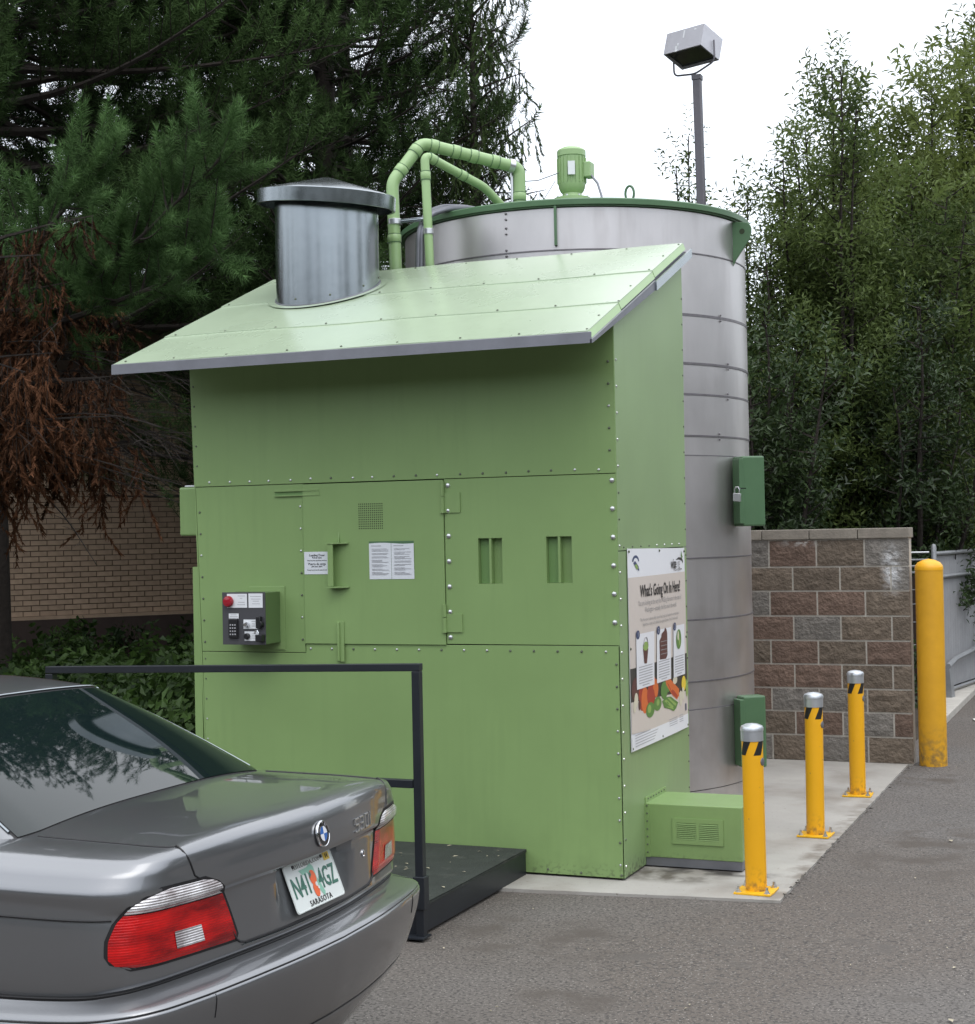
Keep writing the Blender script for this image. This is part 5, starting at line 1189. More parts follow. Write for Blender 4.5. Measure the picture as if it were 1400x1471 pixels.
# greenhouse
BT = [(.70, 0, 1.39, 0, 1.432), (.70, .30, 1.385, .25, 1.428), (.702, .55, 1.382, .45, 1.420), (.715, .66, 1.39, .535, 1.411), (.77, .718, 1.45, .572, 1.406), (1.0, .74, 1.62, .582, 1.408), (1.6, .748, 2.0, .575, 1.412), (2.4, .748, 2.35, .572, 1.408), (3.0, .72, 2.58, .55, 1.398), (3.30, .62, 2.68, .45, 1.402), (3.42, .35, 2.70, .25, 1.412), (3.45, 0, 2.70, 0, 1.416)]
GC = cr(BT, 6); NV = 12
def GH(fi, v, off=0.):
    i0 = int(min(max(fi, 0), len(GC)-1.001)); f = fi-i0; a = GC[i0]*(1-f)+GC[i0+1]*f
    zb_ = zf(a[0], a[1])-.012
    bulge_ = .018*math.sin(PI*v)
    s = a[0]*(1-v)+a[2]*v; t = a[1]*(1-v)+a[3]*v; z = zb_+(a[4]-zb_)*v+bulge_*.55
    s -= bulge_*.8*max(0, 1-a[0]/1.0)
    return np.array((s, t, z))
def GHn(fi, v):
    e = .02; a = GH(fi+.3, v)-GH(fi-.3, v); b = GH(fi, min(1, v+e))-GH(fi, max(0, v-e)); n = np.cross(a, b); n /= np.linalg.norm(n)+1e-9
    c_ = GH(fi, v)-np.array((2.0, 0, 1.0))
    return n if n.dot(c_) > 0 else -n
rowsg = []
for k_ in range(NV+1): rowsg.append(full(np.array([GH(i, k_/NV) for i in range(len(GC))])))
for k_ in range(1, 11):
    lam = k_/10; row = []
    for i in range(len(GC)):
        s, t, z = GH(i, 1); sc = min(max(s, 1.85), 2.25); row.append((s+(sc-s)*lam, t*(1-lam), z+(1.492-z)*(1-(1-lam)**2.2)))
    rowsg.append(full(np.array(row)))
vs, fs = grid_mesh(rowsg, '', '', None, closed=True)
mb = MB(); mb.add(vs, fs, True); mb.build('roof_and_pillars', 'paint', car, angle=40)
def glass(name, i0, i1, v0, v1, off, sym, nu=20, nv=12, m='glass_dark', parent=car, label=None):
    cols = list(np.linspace(i0, i1, nu+1)); rows_ = []
    for k_ in range(nv+1):
        v = v0+(v1-v0)*k_/nv; r_ = []
        for fi in cols:
            p_ = GH(fi, v)+GHn(fi, v)*off; r_.append(tuple(p_))
        if sym == 0: r_ = [(a, -b, c) for a, b, c in r_[:0:-1]]+r_
        elif sym < 0: r_ = [(a, -b, c) for a, b, c in r_[::-1]]
        rows_.append(r_)
    v_, f_ = grid_mesh(rows_, '', '', None); mb = MB(); mb.add(v_, f_, True); o = mb.build(name, m, parent, angle=60)
    if label: o['label'] = label
    return o
glass('window_seal', 0, 22.3, .012, .975, .002, 0, m='seal')
rg = glass('rear_window', 0, 21.7, .034, .955, .005, 0, label='dark tinted rear window')
glass('windscreen', 54.5, 66, .06, .94, .004, 0)
for sg in (-1, 1):
    glass('side_window', 28, 34.5, .14, .90, .004, sg); glass('side_window', 35.2, 41.5, .14, .90, .004, sg); glass('side_window', 42.2, 49, .14, .90, .004, sg)
# rear window moulding, pale to stand in for the gasket highlight
def ghl(pts): return [tuple(GH(i, v)+GHn(i, v)*.005) for i, v in pts]
E1 = [(i, .978) for i in np.linspace(0, 21, 16)]+[(21.9, .968), (22.3, .945)]+[(22.5-.2*k_/8, .93-.86*k_/8) for k_ in range(9)]
P_ = ghl(E1); line3('window_moulding', [(a, -b, c) for a, b, c in P_[::-1]]+P_[1:], .0045, 'galv')
mb = MB()
# wheels in dark arches
for sx_ in (1.03, 3.86):
    for sg in (-1, 1):
        wh = MB(); c = Vector(W3(sx_, sg*.80, .325)); ax = Vector((0, sg, 0)); wh.lathe([(.25, -.12), (.30, -.12), (.325, -.09), (.325, .085), (.30, .108), (.22, .112)], c, ax, 40, capt=False); wo = wh.build('wheel', 'tyre', car)
        q_ = MB(); q_.lathe([(.22, .105), (.205, .095), (.19, .06), (.06, .075), (.03, .09), (0, .09)], c, ax, 40, capb=False, capt=False); q_.build('rim', 'alloy', wo)
        q_ = MB(); q_.lathe([(0, .095), (.37, .095), (.37, .104), (.0, .104)], c+ax*.0+Vector((0,0,.02)), ax, 40, capb=False, capt=False); q_.build('wheel_arch', 'seal', wo)
mb = MB(); mb.tube([W3(4.70, t, .30) for t in np.linspace(-.5, .5, 9)], .05, 8); mb.build('front_intake', 'trim_dark', car)
for sg in (-1, 1):
    mb = MB(); mb.lathe([(.075, 0), (.075, .03), (.03, .05)], W3(4.55, sg*.55, .64), (-1, 0, 0), 20); mb.build('headlight', 'lamp_clear', car)
    mb = MB(); mb.obox(W3(3.05, sg*1.0, 1.06), X, Y, Z, .05, .10, .065); mb.build('door_mirror', 'paint', car, bevel=.03)
    mb = MB(); mb.obox(W3(1.75, sg*.905, .86), X, Y, Z, .10, .012, .016); mb.build('door_handle', 'paint', car, bevel=.008)
    mb = MB(); mb.lathe([(.032, -.12), (.032, .03), (.027, .03), (.027, -.1)], W3(.14, sg*.1-.45, .23), (1, 0, 0), 16, capb=False, capt=False); 
    if sg < 0: mb.build('exhaust_pipe', 'chrome', car)
# reversing sensors / tow cover absent in view; reflected papers on the rear shelf seen through the glass are left out

# ================================================================ FOLIAGE
def rot_to(d):
    """(n,3) directions -> rotation matrices taking +Z to d with random spin"""
    d = d/np.linalg.norm(d, axis=1, keepdims=True); n = len(d); r = rng.normal(size=(n, 3)); u = r-d*(r*d).sum(1, keepdims=True); u /= np.linalg.norm(u, axis=1, keepdims=True); v = np.cross(d, u); return np.stack([u, v, d], axis=2)
def instance(tmpl, pos, dirs, scale, spread_tint):
    """tmpl (k,3) verts of k/3 triangles placed at pos"""
    Rm = rot_to(dirs); k = len(tmpl); V = np.einsum('nij,kj->nki', Rm, tmpl)*scale[:, None, None]+pos[:, None, :]
    n = len(pos); F = np.arange(n*k).reshape(-1, 3); t = np.repeat(spread_tint, k//3)+rng.uniform(-.22, .22, n*k//3); return V.reshape(-1, 3), F, np.clip(t, 0, 1)
def needle_shoot(nn=56, L=.20, nl=.085, w=.0042, fwd=.75):
    T = []
    for i in range(nn):
        h = L*(i/nn)**.9; a = i*2.399; f = fwd+rng.uniform(-.15, .25); d = np.array([math.cos(a), math.sin(a), f]); d /= np.linalg.norm(d); ln = nl*rng.uniform(.8, 1.1)
        if i > nn*.85: d = d*.6+np.array([0, 0, .8]); d /= np.linalg.norm(d)
        b = np.array([0, 0, h]); s = np.cross(d, rng.normal(size=3)); s /= np.linalg.norm(s); T += [b-s*w*.5, b+s*w*.5, b+d*ln]
    return np.array(T)
SHOOTS = [needle_shoot(62, L=.26, nl=.080, w=.0056, fwd=.50) for _ in range(3)]
SHOOT_FAR = [needle_shoot(15, .22, .12, .016) for _ in range(2)]
def branch_path(p0, az, L, el0, curve, n=8, sag=.0):
    P = [np.array(p0, float)]; el = el0
    for i in range(n):
        el_ = el0+curve*(i/n)-sag*math.sin(PI*i/n); d = np.array([math.cos(az)*math.cos(el_), math.sin(az)*math.cos(el_), math.sin(el_)]); P.append(P[-1]+d*L/n); az += rnd.uniform(-.09, .09)
    return P
def lerp_path(P, t):
    k = t*(len(P)-1); i = min(int(k), len(P)-2); return P[i]+(P[i+1]-P[i])*(k-i), P[i+1]-P[i]
class Wood:
    def __init__(s): s.mb = MB()
    def limb(s, P, r0, r1, n=6): k = len(P); s.mb.tube([tuple(p) for p in P], [r0+(r1-r0)*i/(k-1) for i in range(k)], n, cap=False)
SHOOT_MIX = SHOOTS+[needle_shoot(24, .26, .10, .016, .5)]
def pine(loc, H, Rm, label, seed, z0=1.2, nbr=85, tmpl=SHOOT_MIX, mat_='needle', azr=None, dens=1., lean=(0, 0), prof=None, name='pine_tree', group=None, tr=.2, up=.35):
    rs = np.random.default_rng(seed); rnd.seed(seed)
    t = thing(name, (loc[0], loc[1], 0), label, 'tree', group)
    wd = Wood(); pos, dr, tint = [], [], []
    wd.limb([np.array((loc[0]+lean[0]*z/H, loc[1]+lean[1]*z/H, z)) for z in np.linspace(0, H, 9)], tr, .03, 10)
    for b in range(nbr):
        f = (b+.5)/nbr; z = z0+(H-z0)*f**.9; L = Rm*(prof(f) if prof else (1-f)**.7*.95+.08)*rs.uniform(.75, 1.1)
        az = b*2.399+rs.uniform(-.3, .3) if azr is None else rs.uniform(*azr)
        P = branch_path((loc[0]+lean[0]*z/H, loc[1]+lean[1]*z/H, z), az, L, rs.uniform(-.25, .15), rs.uniform(.2, .55), 8)
        wd.limb(P, 0.012+.010*L, .005, 5)
        nsub = int(max(3, L/.17*dens))
        for k in range(nsub):
            ft = .18+.82*(k+rs.random())/nsub; p, d = lerp_path(P, min(ft, .999)); d = d/np.linalg.norm(d)
            sd_ = (1 if k % 2 else -1); side = np.cross(d, (0, 0, 1.)); side /= np.linalg.norm(side)+1e-9
            dd = d*rs.uniform(.5, .9)+side*sd_*rs.uniform(.4, .9)+np.array((0, 0, rs.uniform(-.1, .5))); dd /= np.linalg.norm(dd)
            sl = (.25+.35*L*.35*(1.1-ft))*rs.uniform(.7, 1.3); Q = [p+dd*sl*u_+np.array((0, 0, up*sl*u_*u_)) for u_ in np.linspace(0, 1, 4)]
            wd.limb(Q, .007, .003, 3)
            ns = max(2, int(sl/.125*dens)); cl = .5+.9*noise.noise(Vector(p*1.1))+rs.uniform(-.1, .1)
            for m_ in range(ns):
                u_ = .25+.75*(m_+1)/ns; q, qd = lerp_path(Q, min(u_, .999)); qd = qd/np.linalg.norm(qd)
                o = rs.normal(size=3)*.42; o[2] = abs(o[2])*.8+.30
                dv = qd*.9+o; pos.append(q); dr.append(dv); tint.append(-.05+.55*cl+.35*u_*(ft > .5))
            pos.append(Q[-1]); dr.append(qd+np.array((0, 0, .5))); tint.append(.35+.6*cl)
    pos, dr, tint = np.array(pos), np.array(dr), np.array(tint); sc = rs.uniform(.8, 1.2, len(pos)); VV, FF, TT, o = [], [], [], 0
    for k, tm in enumerate(tmpl):
        s_ = np.arange(len(pos)) % len(tmpl) == k
        v, f, tt = instance(tm, pos[s_], dr[s_], sc[s_], tint[s_]); VV.append(v); FF.append(f+o); TT.append(tt); o += len(v)
    wd.mb.build('trunk', 'bark', t, angle=60)
    np_mesh('crown', np.concatenate(VV), np.concatenate(FF), mat_, t, np.concatenate(TT))
    return len(pos)
def leaf_twig(nl=12, L=.32, ll=.075, lw=.020, droop=.3, upf=.6):
    T = []
    for i in range(nl):
        h = L*(i+.5)/nl; a = i*2.399+rng.uniform(-.4, .4); d = np.array([math.cos(a), math.sin(a), upf+rng.uniform(-.3, .3)]); d /= np.linalg.norm(d); b = np.array([0, 0, h])+d*.012
        s = np.cross(d, (0, 0, 1.)); s /= np.linalg.norm(s); s = s+rng.normal(size=3)*.4; s /= np.linalg.norm(s); l_ = ll*rng.uniform(.7, 1.15); w_ = lw*rng.uniform(.8, 1.2); m_ = b+d*l_*.45+np.array((0, 0, .006)); tip = b+d*l_-np.array((0, 0, droop*l_*.3))
        T += [b, m_-s*w_*.5, tip, b, tip, m_+s*w_*.5]
    return np.array(T)
TW = [leaf_twig(13, .34, .085, .027) for _ in range(4)]
TWB = [leaf_twig(12, .34, .095, .034) for _ in range(4)]
def bushy(loc, H, label, seed, stems=6, spread=1.0, crown0=.15, mat_='leaf', tmpl=TW, dens=1., name='broadleaf_tree', group=None, bl=.9, stem_r=.05, ls=1., reach=1.0, top_thin=1., lean=(0, 0)):
    rs = np.random.default_rng(seed); rnd.seed(seed)
    t = thing(name, (loc[0], loc[1], 0), label, 'tree', group); wd = Wood(); pos, dr, tint = [], [], []
    for s in range(stems):
        az = 2*PI*s/stems+rs.uniform(-.4, .4); h = H*(1 if s == 0 else rs.uniform(.72, .97)); sp = spread*rs.uniform(.3, 1) if s else spread*.08
        P = [np.array((loc[0]+math.cos(az)*sp*(u_**.8)+lean[0]*u_+.12*noise.noise(Vector((u_*3, s, seed))), loc[1]+math.sin(az)*sp*(u_**.8)+lean[1]*u_, h*u_)) for u_ in np.linspace(0, 1, 10)]
        wd.limb(P, stem_r*rs.uniform(.7, 1.1), .008, 6)
        nb = int(h*6.5*dens)
        for b in range(nb):
            f = crown0+(1-crown0)*((b+rs.random())/nb); p, d = lerp_path(P, min(f, .999)); L = bl*(1.08-f)**.55*rs.uniform(.5, 1.15)*(top_thin if f > .75 else 1)
            a2 = rs.uniform(0, 2*PI); Q = branch_path(p, a2, L*reach, rs.uniform(-.05, .75), .35, 4); wd.limb(Q, .012, .003, 3)
            nt2 = max(3, int(L/.085*dens)); cl = .5+1.0*noise.noise(Vector(p*.9))+rs.uniform(-.12, .12)
            for k in range(nt2):
                u_ = .2+.8*(k+rs.random())/nt2; q, qd = lerp_path(Q, min(u_, .999)); qd = qd/np.linalg.norm(qd); o = rs.normal(size=3)*.7; o[2] = abs(o[2])*.6+.2
                if noise.noise(Vector(q*2.1)) < -.22: continue
                q = q+rs.normal(size=3)*.06
                pos.append(q); dr.append(qd*.6+o); tint.append(.05+.7*cl+.25*rs.random()*u_)
        pos.append(P[-1]); dr.append(np.array((0, 0, 1.))); tint.append(.6)
    pos, dr, tint = np.array(pos), np.array(dr), np.array(tint); sc = rs.uniform(.75, 1.25, len(pos))*ls; VV, FF, TT, o = [], [], [], 0
    for k, tm in enumerate(tmpl):
        s_ = np.arange(len(pos)) % len(tmpl) == k
        v, f, tt = instance(tm, pos[s_], dr[s_], sc[s_], tint[s_]); VV.append(v); FF.append(f+o); TT.append(tt); o += len(v)
    wd.mb.build('trunk', 'bark', t, angle=60); np_mesh('crown', np.concatenate(VV), np.concatenate(FF), mat_, t, np.concatenate(TT)); return len(pos)
cnt = {}
pg = 'dark pines behind the shed'
cnt['A'] = pine((-6.0, 5.3), 13.8, 4.7, 'large dark pine at the far left behind the shed roof', 3, nbr=190, z0=3.8, dens=1.28)
cnt['B'] = pine((-3.3, 8.0), 16.0, 3.0, 'tall dark pine behind the vent stack', 5, nbr=230, z0=1.6, dens=1.25, prof=lambda f: (.95-.35*f) if f < .6 else .74*(1-f)/.4+.1)
cnt['C'] = pine((-9.2, 11.5), 14, 4.2, 'dark pine farther back between the two larger pines', 8, nbr=130, z0=4.0, tmpl=SHOOT_FAR, mat_='needle_dark', dens=1.2)
cnt['E'] = pine((-7.2, 14.0), 15, 3.4, 'dark pine far back, seen only through gaps', 18, nbr=130, z0=1.5, tmpl=SHOOT_FAR, mat_='needle_dark', dens=1.1, prof=lambda f: .95-.5*f)
cnt['F'] = pine((-5.0, 11.8), 14, 2.6, 'dark pine standing just behind the tall one at the vent stack', 19, nbr=150, z0=1.5, tmpl=SHOOT_FAR, mat_='needle_dark', dens=1.2, prof=lambda f: .95-.4*f)
cnt['D'] = pine((-12.0, 10.0), 12, 4.2, 'dark pine at the far left edge', 9, nbr=90, z0=4.0, tmpl=SHOOT_FAR, mat_='needle_dark', dens=.9)
# foreground bough of the left pine with fresh green tips
t = thing('pine_bough', (-3.9, 3.2, 4.2), 'bright green pine bough with upturned tips reaching over from the left', 'branch')
wd = Wood(); pos, dr, tint = [], [], []; rs = np.random.default_rng(21); rnd.seed(21)
def bough(P, tips, sub, size=1.):
    wd.limb(P, .035, .008, 6)
    for k in range(tips):
        ft = .12+.88*(k+rs.random())/tips; p, d = lerp_path(P, min(ft, .999)); d = d/np.linalg.norm(d)
        dd = d*rs.uniform(.1, .9)+rs.normal(size=3)*.35; dd[2] = rs.uniform(-.35, 1.1); dd /= np.linalg.norm(dd); sl = rs.uniform(.20, .62)*(1.1-.4*ft)
        Q = [p+dd*sl*u_+np.array((0, 0, .35*sl*u_*u_)) for u_ in np.linspace(0, 1, 5)]; wd.limb(Q, .010, .004, 4)
        for m_ in range(sub):
            u_ = .1+.9*(m_+.5)/sub; q, qd = lerp_path(Q, min(u_, .999)); qd = qd/np.linalg.norm(qd); o = rs.normal(size=3)*.28; pos.append(q); dr.append(qd+o+np.array((0,0,.25))); tint.append(.2+.7*u_*rs.uniform(.5, 1))
        pos.append(Q[-1]); dr.append(Q[-1]-Q[-2]); tint.append(.85)
def V3(*a): return np.array(a, float)
bough([V3(-4.2, 2.9, 3.6), V3(-3.2, 2.5, 3.75), V3(-2.3, 2.1, 4.05), V3(-1.55, 1.8, 4.35), V3(-.75, 1.55, 4.75)], 50, 6)
bough([V3(-4.2, 3.2, 3.5), V3(-3.3, 2.3, 3.9), V3(-2.6, 1.9, 4.45), V3(-1.9, 1.7, 4.85)], 34, 6)
bough([V3(-3.4, 2.4, 3.7), V3(-2.5, 2.2, 3.8), V3(-1.6, 2.0, 3.95), V3(-.95, 1.8, 4.2)], 34, 6)
pos, dr, tint = np.array(pos), np.array(dr), np.array(tint); BT_ = [needle_shoot(110, .22, .085, .0040, .55) for _ in range(3)]; VV, FF, TT, o = [], [], [], 0
for k, tm in enumerate(BT_):
    s_ = np.arange(len(pos)) % 3 == k; v, f, tt = instance(tm, pos[s_], dr[s_], rs.uniform(.85, 1.2, s_.sum()), tint[s_]); VV.append(v); FF.append(f+o); TT.append(tt); o += len(v)
wd.mb.build('limb', 'bark', t, angle=60); np_mesh('needles', np.concatenate(VV), np.concatenate(FF), 'needle_bright', t, np.concatenate(TT)); cnt['bough'] = len(pos)
# drooping cedar
def spray(nl=30, L=.32, w=.020):
    T = []
    for i in range(nl):
        h = L*i/nl; a = rng.uniform(0, 2*PI); d = np.array([math.cos(a)*.45, math.sin(a)*.45, .9]); d /= np.linalg.norm(d); b = np.array([0, 0, h]); s = np.cross(d, rng.normal(size=3)); s /= np.linalg.norm(s); T += [b-s*w*.5, b+s*w*.5, b+d*.07*rng.uniform(.7, 1.3)]
    return np.array(T)
SPR = [spray() for _ in range(3)]
def cedar(loc, H, Rm, label, seed, mat_, nbr=60, z0=1.5, azr=None, el=(.1, .5), hang=1., name='cedar_tree', sub=.09, cat='tree', trunk=True, prof=None, hl=(.15, .5)):
    rs = np.random.default_rng(seed); rnd.seed(seed); t = thing(name, (loc[0], loc[1], 0 if trunk else z0), label, cat); wd = Wood(); pos, dr, tint = [], [], []
    if trunk: wd.limb([np.array((loc[0], loc[1], z)) for z in np.linspace(0, H, 8)], .12, .012, 8)
    for b in range(nbr):
        f = (b+.5)/nbr; z = z0+(H-z0)*f; L = Rm*(prof(f) if prof else (1-f)**.6+.12)*rs.uniform(.6, 1.1); az = b*2.399 if azr is None else rs.uniform(*azr)
        P = branch_path((loc[0], loc[1], z), az, L, rs.uniform(*el), -.2, 7); P = [p+np.array((0, 0, .25*(i/7)**2*0)) for i, p in enumerate(P)]; wd.limb(P, .012+.010*L, .004, 4)
        nh = int(L/sub)
        for k in range(nh):
            ft = .2+.8*(k+rs.random())/nh; p, d = lerp_path(P, min(ft, .999)); cl_ = noise.noise(Vector(p*2.3)); hh = rs.uniform(*hl)*hang*(1+1.2*cl_)
            if cl_ < -.18 and not trunk: continue
            hh = max(.08, hh); off = rs.normal(size=3)*.05; Q = [p+off*u_+np.array((0, 0, -hh*u_)) for u_ in np.linspace(0, 1, 3)]; wd.limb(Q, .003, .0015, 3)
            for m_ in range(max(1, int(hh/.10))):
                q = p+off*m_*.3+np.array((0, 0, -hh*(m_+.2)/max(1, int(hh/.10)))); pos.append(q); dr.append(np.array((rs.normal()*.55, rs.normal()*.55, -1.))); tint.append(min(1, max(0, .45+1.1*cl_+rs.uniform(-.25, .25))))
    pos, dr, tint = np.array(pos), np.array(dr), np.array(tint); VV, FF, TT, o = [], [], [], 0
    for k, tm in enumerate(SPR):
        s_ = np.arange(len(pos)) % 3 == k; v, f, tt = instance(tm, pos[s_], dr[s_], rs.uniform(.5, .9, s_.sum()), tint[s_]); VV.append(v); FF.append(f+o); TT.append(tt); o += len(v)
    wd.mb.build('trunk', 'bark' if trunk else 'twig', t, angle=60); np_mesh('crown', np.concatenate(VV), np.concatenate(FF), mat_, t, np.concatenate(TT)); return len(pos)
cnt['ced'] = cedar((-1.25, 7.6), 8.6, 1.15, 'slender cedar with drooping sprays against the sky beside the green pipes', 31, 'cedar', nbr=105, z0=2.0, el=(.15, .75), prof=lambda f: .95-.35*f)
cnt['dead'] = cedar((-4.6, 1.6), 4.1, 2.75, 'dead cedar with hanging rust-brown sprays at the left edge', 33, 'dead', nbr=36, z0=2.55, azr=(-.5, .75), el=(-.15, .35), hang=1.0, sub=.05, name='dead_cedar', prof=lambda f: .95, hl=(.10, .60))
cnt['dead2'] = cedar((-4.9, .2), 2.9, 2.5, 'low dead cedar with thin brown strands hanging before the brick wall', 35, 'dead', nbr=8, z0=2.2, azr=(.2, .8), el=(-.1, .1), hang=1.2, sub=.08, name='dead_cedar', prof=lambda f: .9, hl=(.3, .8))
# tangle of bare dark twigs beside the shed's left edge
t = MB(); rs = np.random.default_rng(4)
for i in range(55):
    p = V3(-3.3+rs.uniform(-.6, .5), 2.4+rs.uniform(-.5, .8), 2.9+rs.uniform(-.35, .7)); az = rs.uniform(-.8, .5); P = branch_path(p, az, rs.uniform(.9, 2.3), rs.uniform(-.45, .25), rs.uniform(-.35, .1), 7)
    t.tube([tuple(q) for q in P], [.008*(1-.8*k/7)+.001 for k in range(8)], 4, cap=False)
    for k in range(4):
        q, d = lerp_path(P, rs.uniform(.3, .95)); Q = branch_path(q, az+rs.uniform(-.8, .8), rs.uniform(.2, .6), rs.uniform(-.6, .2), -.1, 3); t.tube([tuple(x) for x in Q], [.003, .002, .002, .001], 3, cap=False)
tag(t.build('bare_twigs', 'twig', base=(-2.5, 2.6, 2.5)), 'tangle of thin bare twigs left of the green shed in front of the bricks', 'twigs', kind='stuff')
# right-hand broadleaf trees
gR = 'broadleaf trees behind the block wall'
cnt['T1'] = bushy((1.95, 11.2), 7.6, 'slender willow with sky showing through its top, right of the light pole', 41, stems=8, spread=1.0, dens=1.35, bl=1.1, top_thin=.8, ls=1.12)
cnt['T1b'] = bushy((.95, 11.0), 6.1, 'low young willow between the light pole and the tank lug', 42, stems=7, spread=.6, dens=1.15, bl=.7, ls=1.05)
cnt['T1c'] = bushy((-.15, 12.2), 7.2, 'young willow whose tips just clear the tank rim', 43, stems=5, spread=1.0, dens=.7, bl=.5)
cnt['T2'] = bushy((2.9, 16.6), 9.1, 'big yellow-green tree at the right edge', 44, stems=13, spread=2.5, dens=1.3, bl=1.9, mat_='leaf_olive', ls=1.6)
cnt['T3'] = bushy((2.6, 12.6), 6.4, 'bushy green tree in front of the big yellow-green one', 45, stems=12, spread=2.0, dens=1.35, bl=1.5, mat_='leaf', crown0=.08, ls=1.35)
cnt['T4'] = bushy((4.6, 18.5), 9.2, 'green tree cut off by the right edge of the frame', 46, stems=12, spread=2.6, dens=1.25, bl=1.9, mat_='leaf', ls=1.6)
cnt['con'] = pine((3.3, 21.5), 11.2, 2.0, 'blue-green conifer peeking over the big tree at the right edge', 47, nbr=60, z0=4, tmpl=SHOOT_FAR, mat_='needle', dens=.9)
cnt['T1d'] = bushy((1.3, 10.3), 5.3, 'small willow filling in just right of the tank below the lug', 52, stems=8, spread=.6, dens=1.2, bl=.7, ls=1.05)
cnt['S1'] = bushy((1.6, 8.6), 4.3, 'dark laurel shrub right behind the tank and the block wall', 48, stems=12, spread=1.3, dens=1.15, bl=.85, mat_='leaf_dark', tmpl=TWB, crown0=.10, name='laurel_shrub')
cnt['S2'] = bushy((2.9, 11.1), 4.7, 'dark laurel shrub above the right end of the block wall', 49, stems=12, spread=1.4, dens=1.15, bl=.9, mat_='leaf_dark', tmpl=TWB, crown0=.12, name='laurel_shrub')
cnt['S3'] = bushy((4.3, 14.6), 5.0, 'dark laurel shrub above the grey slatted enclosure', 50, stems=12, spread=1.7, dens=1.1, bl=1.0, mat_='leaf_dark', tmpl=TWB, crown0=.12, name='laurel_shrub')
cnt['S4'] = bushy((.6, 13.5), 5.0, 'dark shrub filling the gap behind the tank', 51, stems=10, spread=1.8, dens=.9, bl=1.0, mat_='leaf_dark', tmpl=TWB, crown0=.05, name='laurel_shrub')
# undergrowth at left
def ground_cover(name, label, boxes, n, mat_, zmax, seed, sc=1.):
    rs = np.random.default_rng(seed); pos = []
    while len(pos) < n:
        x0, x1, y0, y1 = boxes[rs.integers(len(boxes))]; x, y = rs.uniform(x0, x1), rs.uniform(y0, y1)
        h = zmax*(.55+.6*noise.noise(Vector((x*.9, y*.9, seed)))); pos.append((x, y, max(.0, h)*rs.random()**.5))
    pos = np.array(pos); dr = rs.normal(size=(n, 3)); dr[:, 2] = abs(dr[:, 2])*.7+.4; tm = leaf_twig(9, .22, .085, .06, .6, .25); v, f, tt = instance(tm, pos, dr, rs.uniform(.7, 1.4, n)*sc, rs.uniform(.1, .8, n))
    o = np_mesh(name, v, f, mat_, None, tt); tag(o, label, 'undergrowth', kind='stuff')
ground_cover('bramble_undergrowth', 'green bramble and ivy undergrowth below the brick wall', [(-8, -.5, .8, 8.4), (-6, -1, .6, 5)], 7500, 'ivy', 1.0, 60)
ground_cover('shrub_undergrowth', 'low dark undergrowth behind the block wall', [(-1, 3.2, 5.4, 9.5), (-3, 3.2, 10, 20)], 3500, 'leaf_dark', .9, 61)
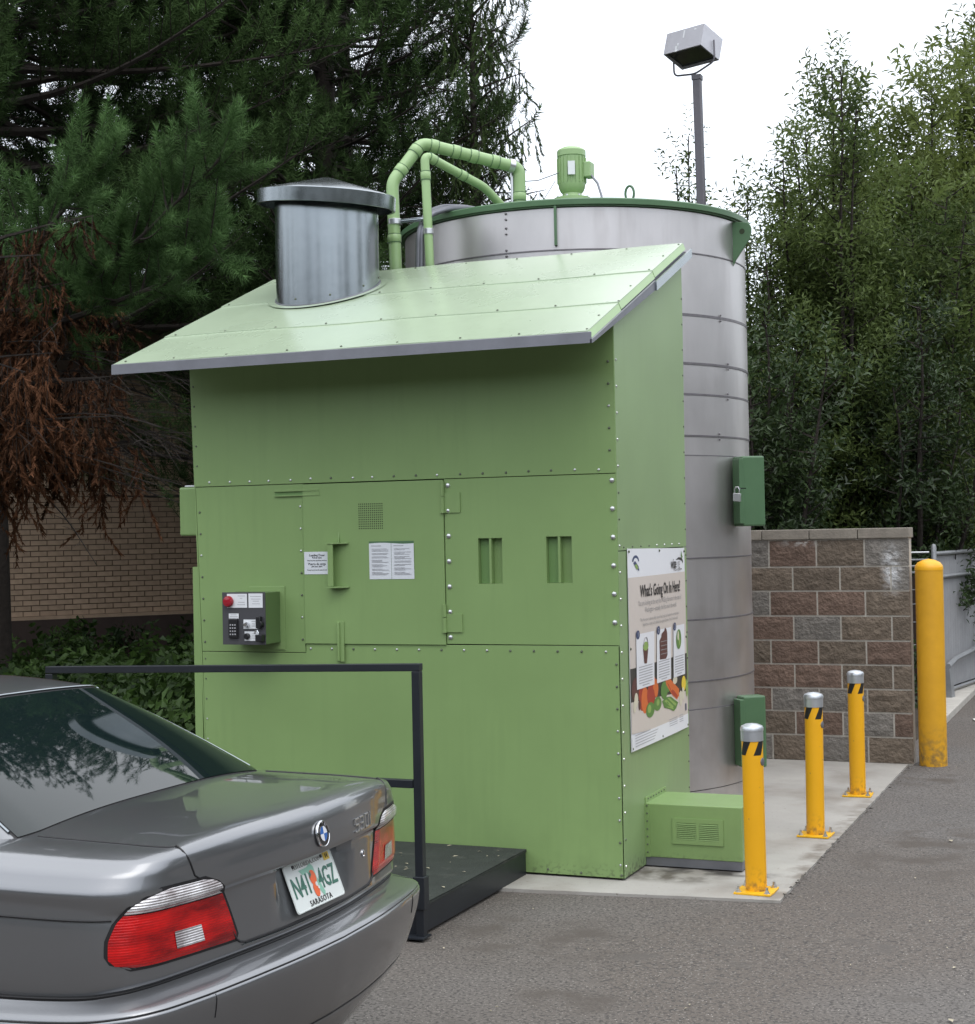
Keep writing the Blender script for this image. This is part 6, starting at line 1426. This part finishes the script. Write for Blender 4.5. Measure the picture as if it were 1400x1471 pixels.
# added far trees round the lot, for reflections and to dim the low sky
def far_row(name, label, P0, P1, n, H, seed, mat_='leaf_dark'):
    rs = np.random.default_rng(seed); u_ = rs.random(n); hgt = H*(.75+.5*np.array([noise.noise(Vector((a*14, seed, 0))) for a in u_])); z = hgt*rs.random(n)**.8
    pos = np.stack([P0[0]+(P1[0]-P0[0])*u_+rs.normal(size=n)*1.0, P0[1]+(P1[1]-P0[1])*u_+rs.normal(size=n)*1.0, z], 1); tm = leaf_twig(7, 1.0, .55, .30); v, f, tt = instance(tm, pos, rs.normal(size=(n, 3))+np.array((0, 0, .4)), rs.uniform(.8, 1.5, n), rs.uniform(0, 1, n))
    tag(np_mesh(name, v, f, mat_, None, tt), label, 'trees', kind='stuff')
far_row('far_trees', 'distant tree line behind the pines', (-34, 34), (14, 40), 5000, 9, 70, 'needle_dark')
far_row('far_trees', 'added tree line out of view across the lot, dimming the low sky', (-28, -30), (34, -34), 7500, 10, 71)
far_row('far_trees', 'added tree line out of view right of the lot, for dark reflections', (29, -32), (22, 40), 6000, 9, 72)
far_row('far_trees', 'added tree line left of the lot, for reflections', (-26, -34), (-24, 30), 3500, 9, 73)
print('counts', cnt, sum(cnt.values()), 'tris', sum(len(o.data.polygons) for o in bpy.data.objects if o.type == 'MESH'))


# ================================================================ LOOSE BITS ON THE ASPHALT
mb = MB(); rs = np.random.default_rng(80)
for i in range(170):
    x, y = rs.uniform(1.2, 8), rs.uniform(-4.5, 7) 
    if -.35 < y < 4.9 and x < 3.7: continue
    if x < 2.3 and y > -1.6: continue
    s_ = rs.uniform(.004, .014) if rs.random() < .93 else rs.uniform(.02, .035); a = rs.uniform(0, 6); z = -.003
    mb.add([(x+s_*math.cos(a), y+s_*math.sin(a), z), (x+s_*.5*math.cos(a+1.5), y+s_*.5*math.sin(a+1.5), z+.004), (x-s_*math.cos(a), y-s_*math.sin(a), z), (x+s_*.5*math.cos(a-1.6), y+s_*.5*math.sin(a-1.6), z+.003)], [(0,1,2,3)])
tag(mb.build('debris', 'litter'), 'pale chips and leaf scraps scattered on the asphalt', 'debris', kind='stuff')
mb = MB()
for i in range(46):
    x, y = 3.665+abs(rs.normal())*.025, rs.uniform(-.3, 4.8); s_ = rs.uniform(.008, .02); a = rs.uniform(0, 6)
    mb.add([(x+s_*math.cos(a), y+s_*math.sin(a), .004), (x+s_*.5*math.cos(a+1.5), y+s_*.5*math.sin(a+1.5), .012), (x-s_*math.cos(a), y-s_*math.sin(a), .004), (x+s_*.5*math.cos(a-1.6), y+s_*.5*math.sin(a-1.6), .008)], [(0,1,2,3)])
M['crumb'] = mat('asphalt crumbs', (.10, .09, .08), .9)
tag(mb.build('gravel_crumbs', 'crumb'), 'dark crumbs along the edge of the concrete pad', 'gravel', kind='stuff')
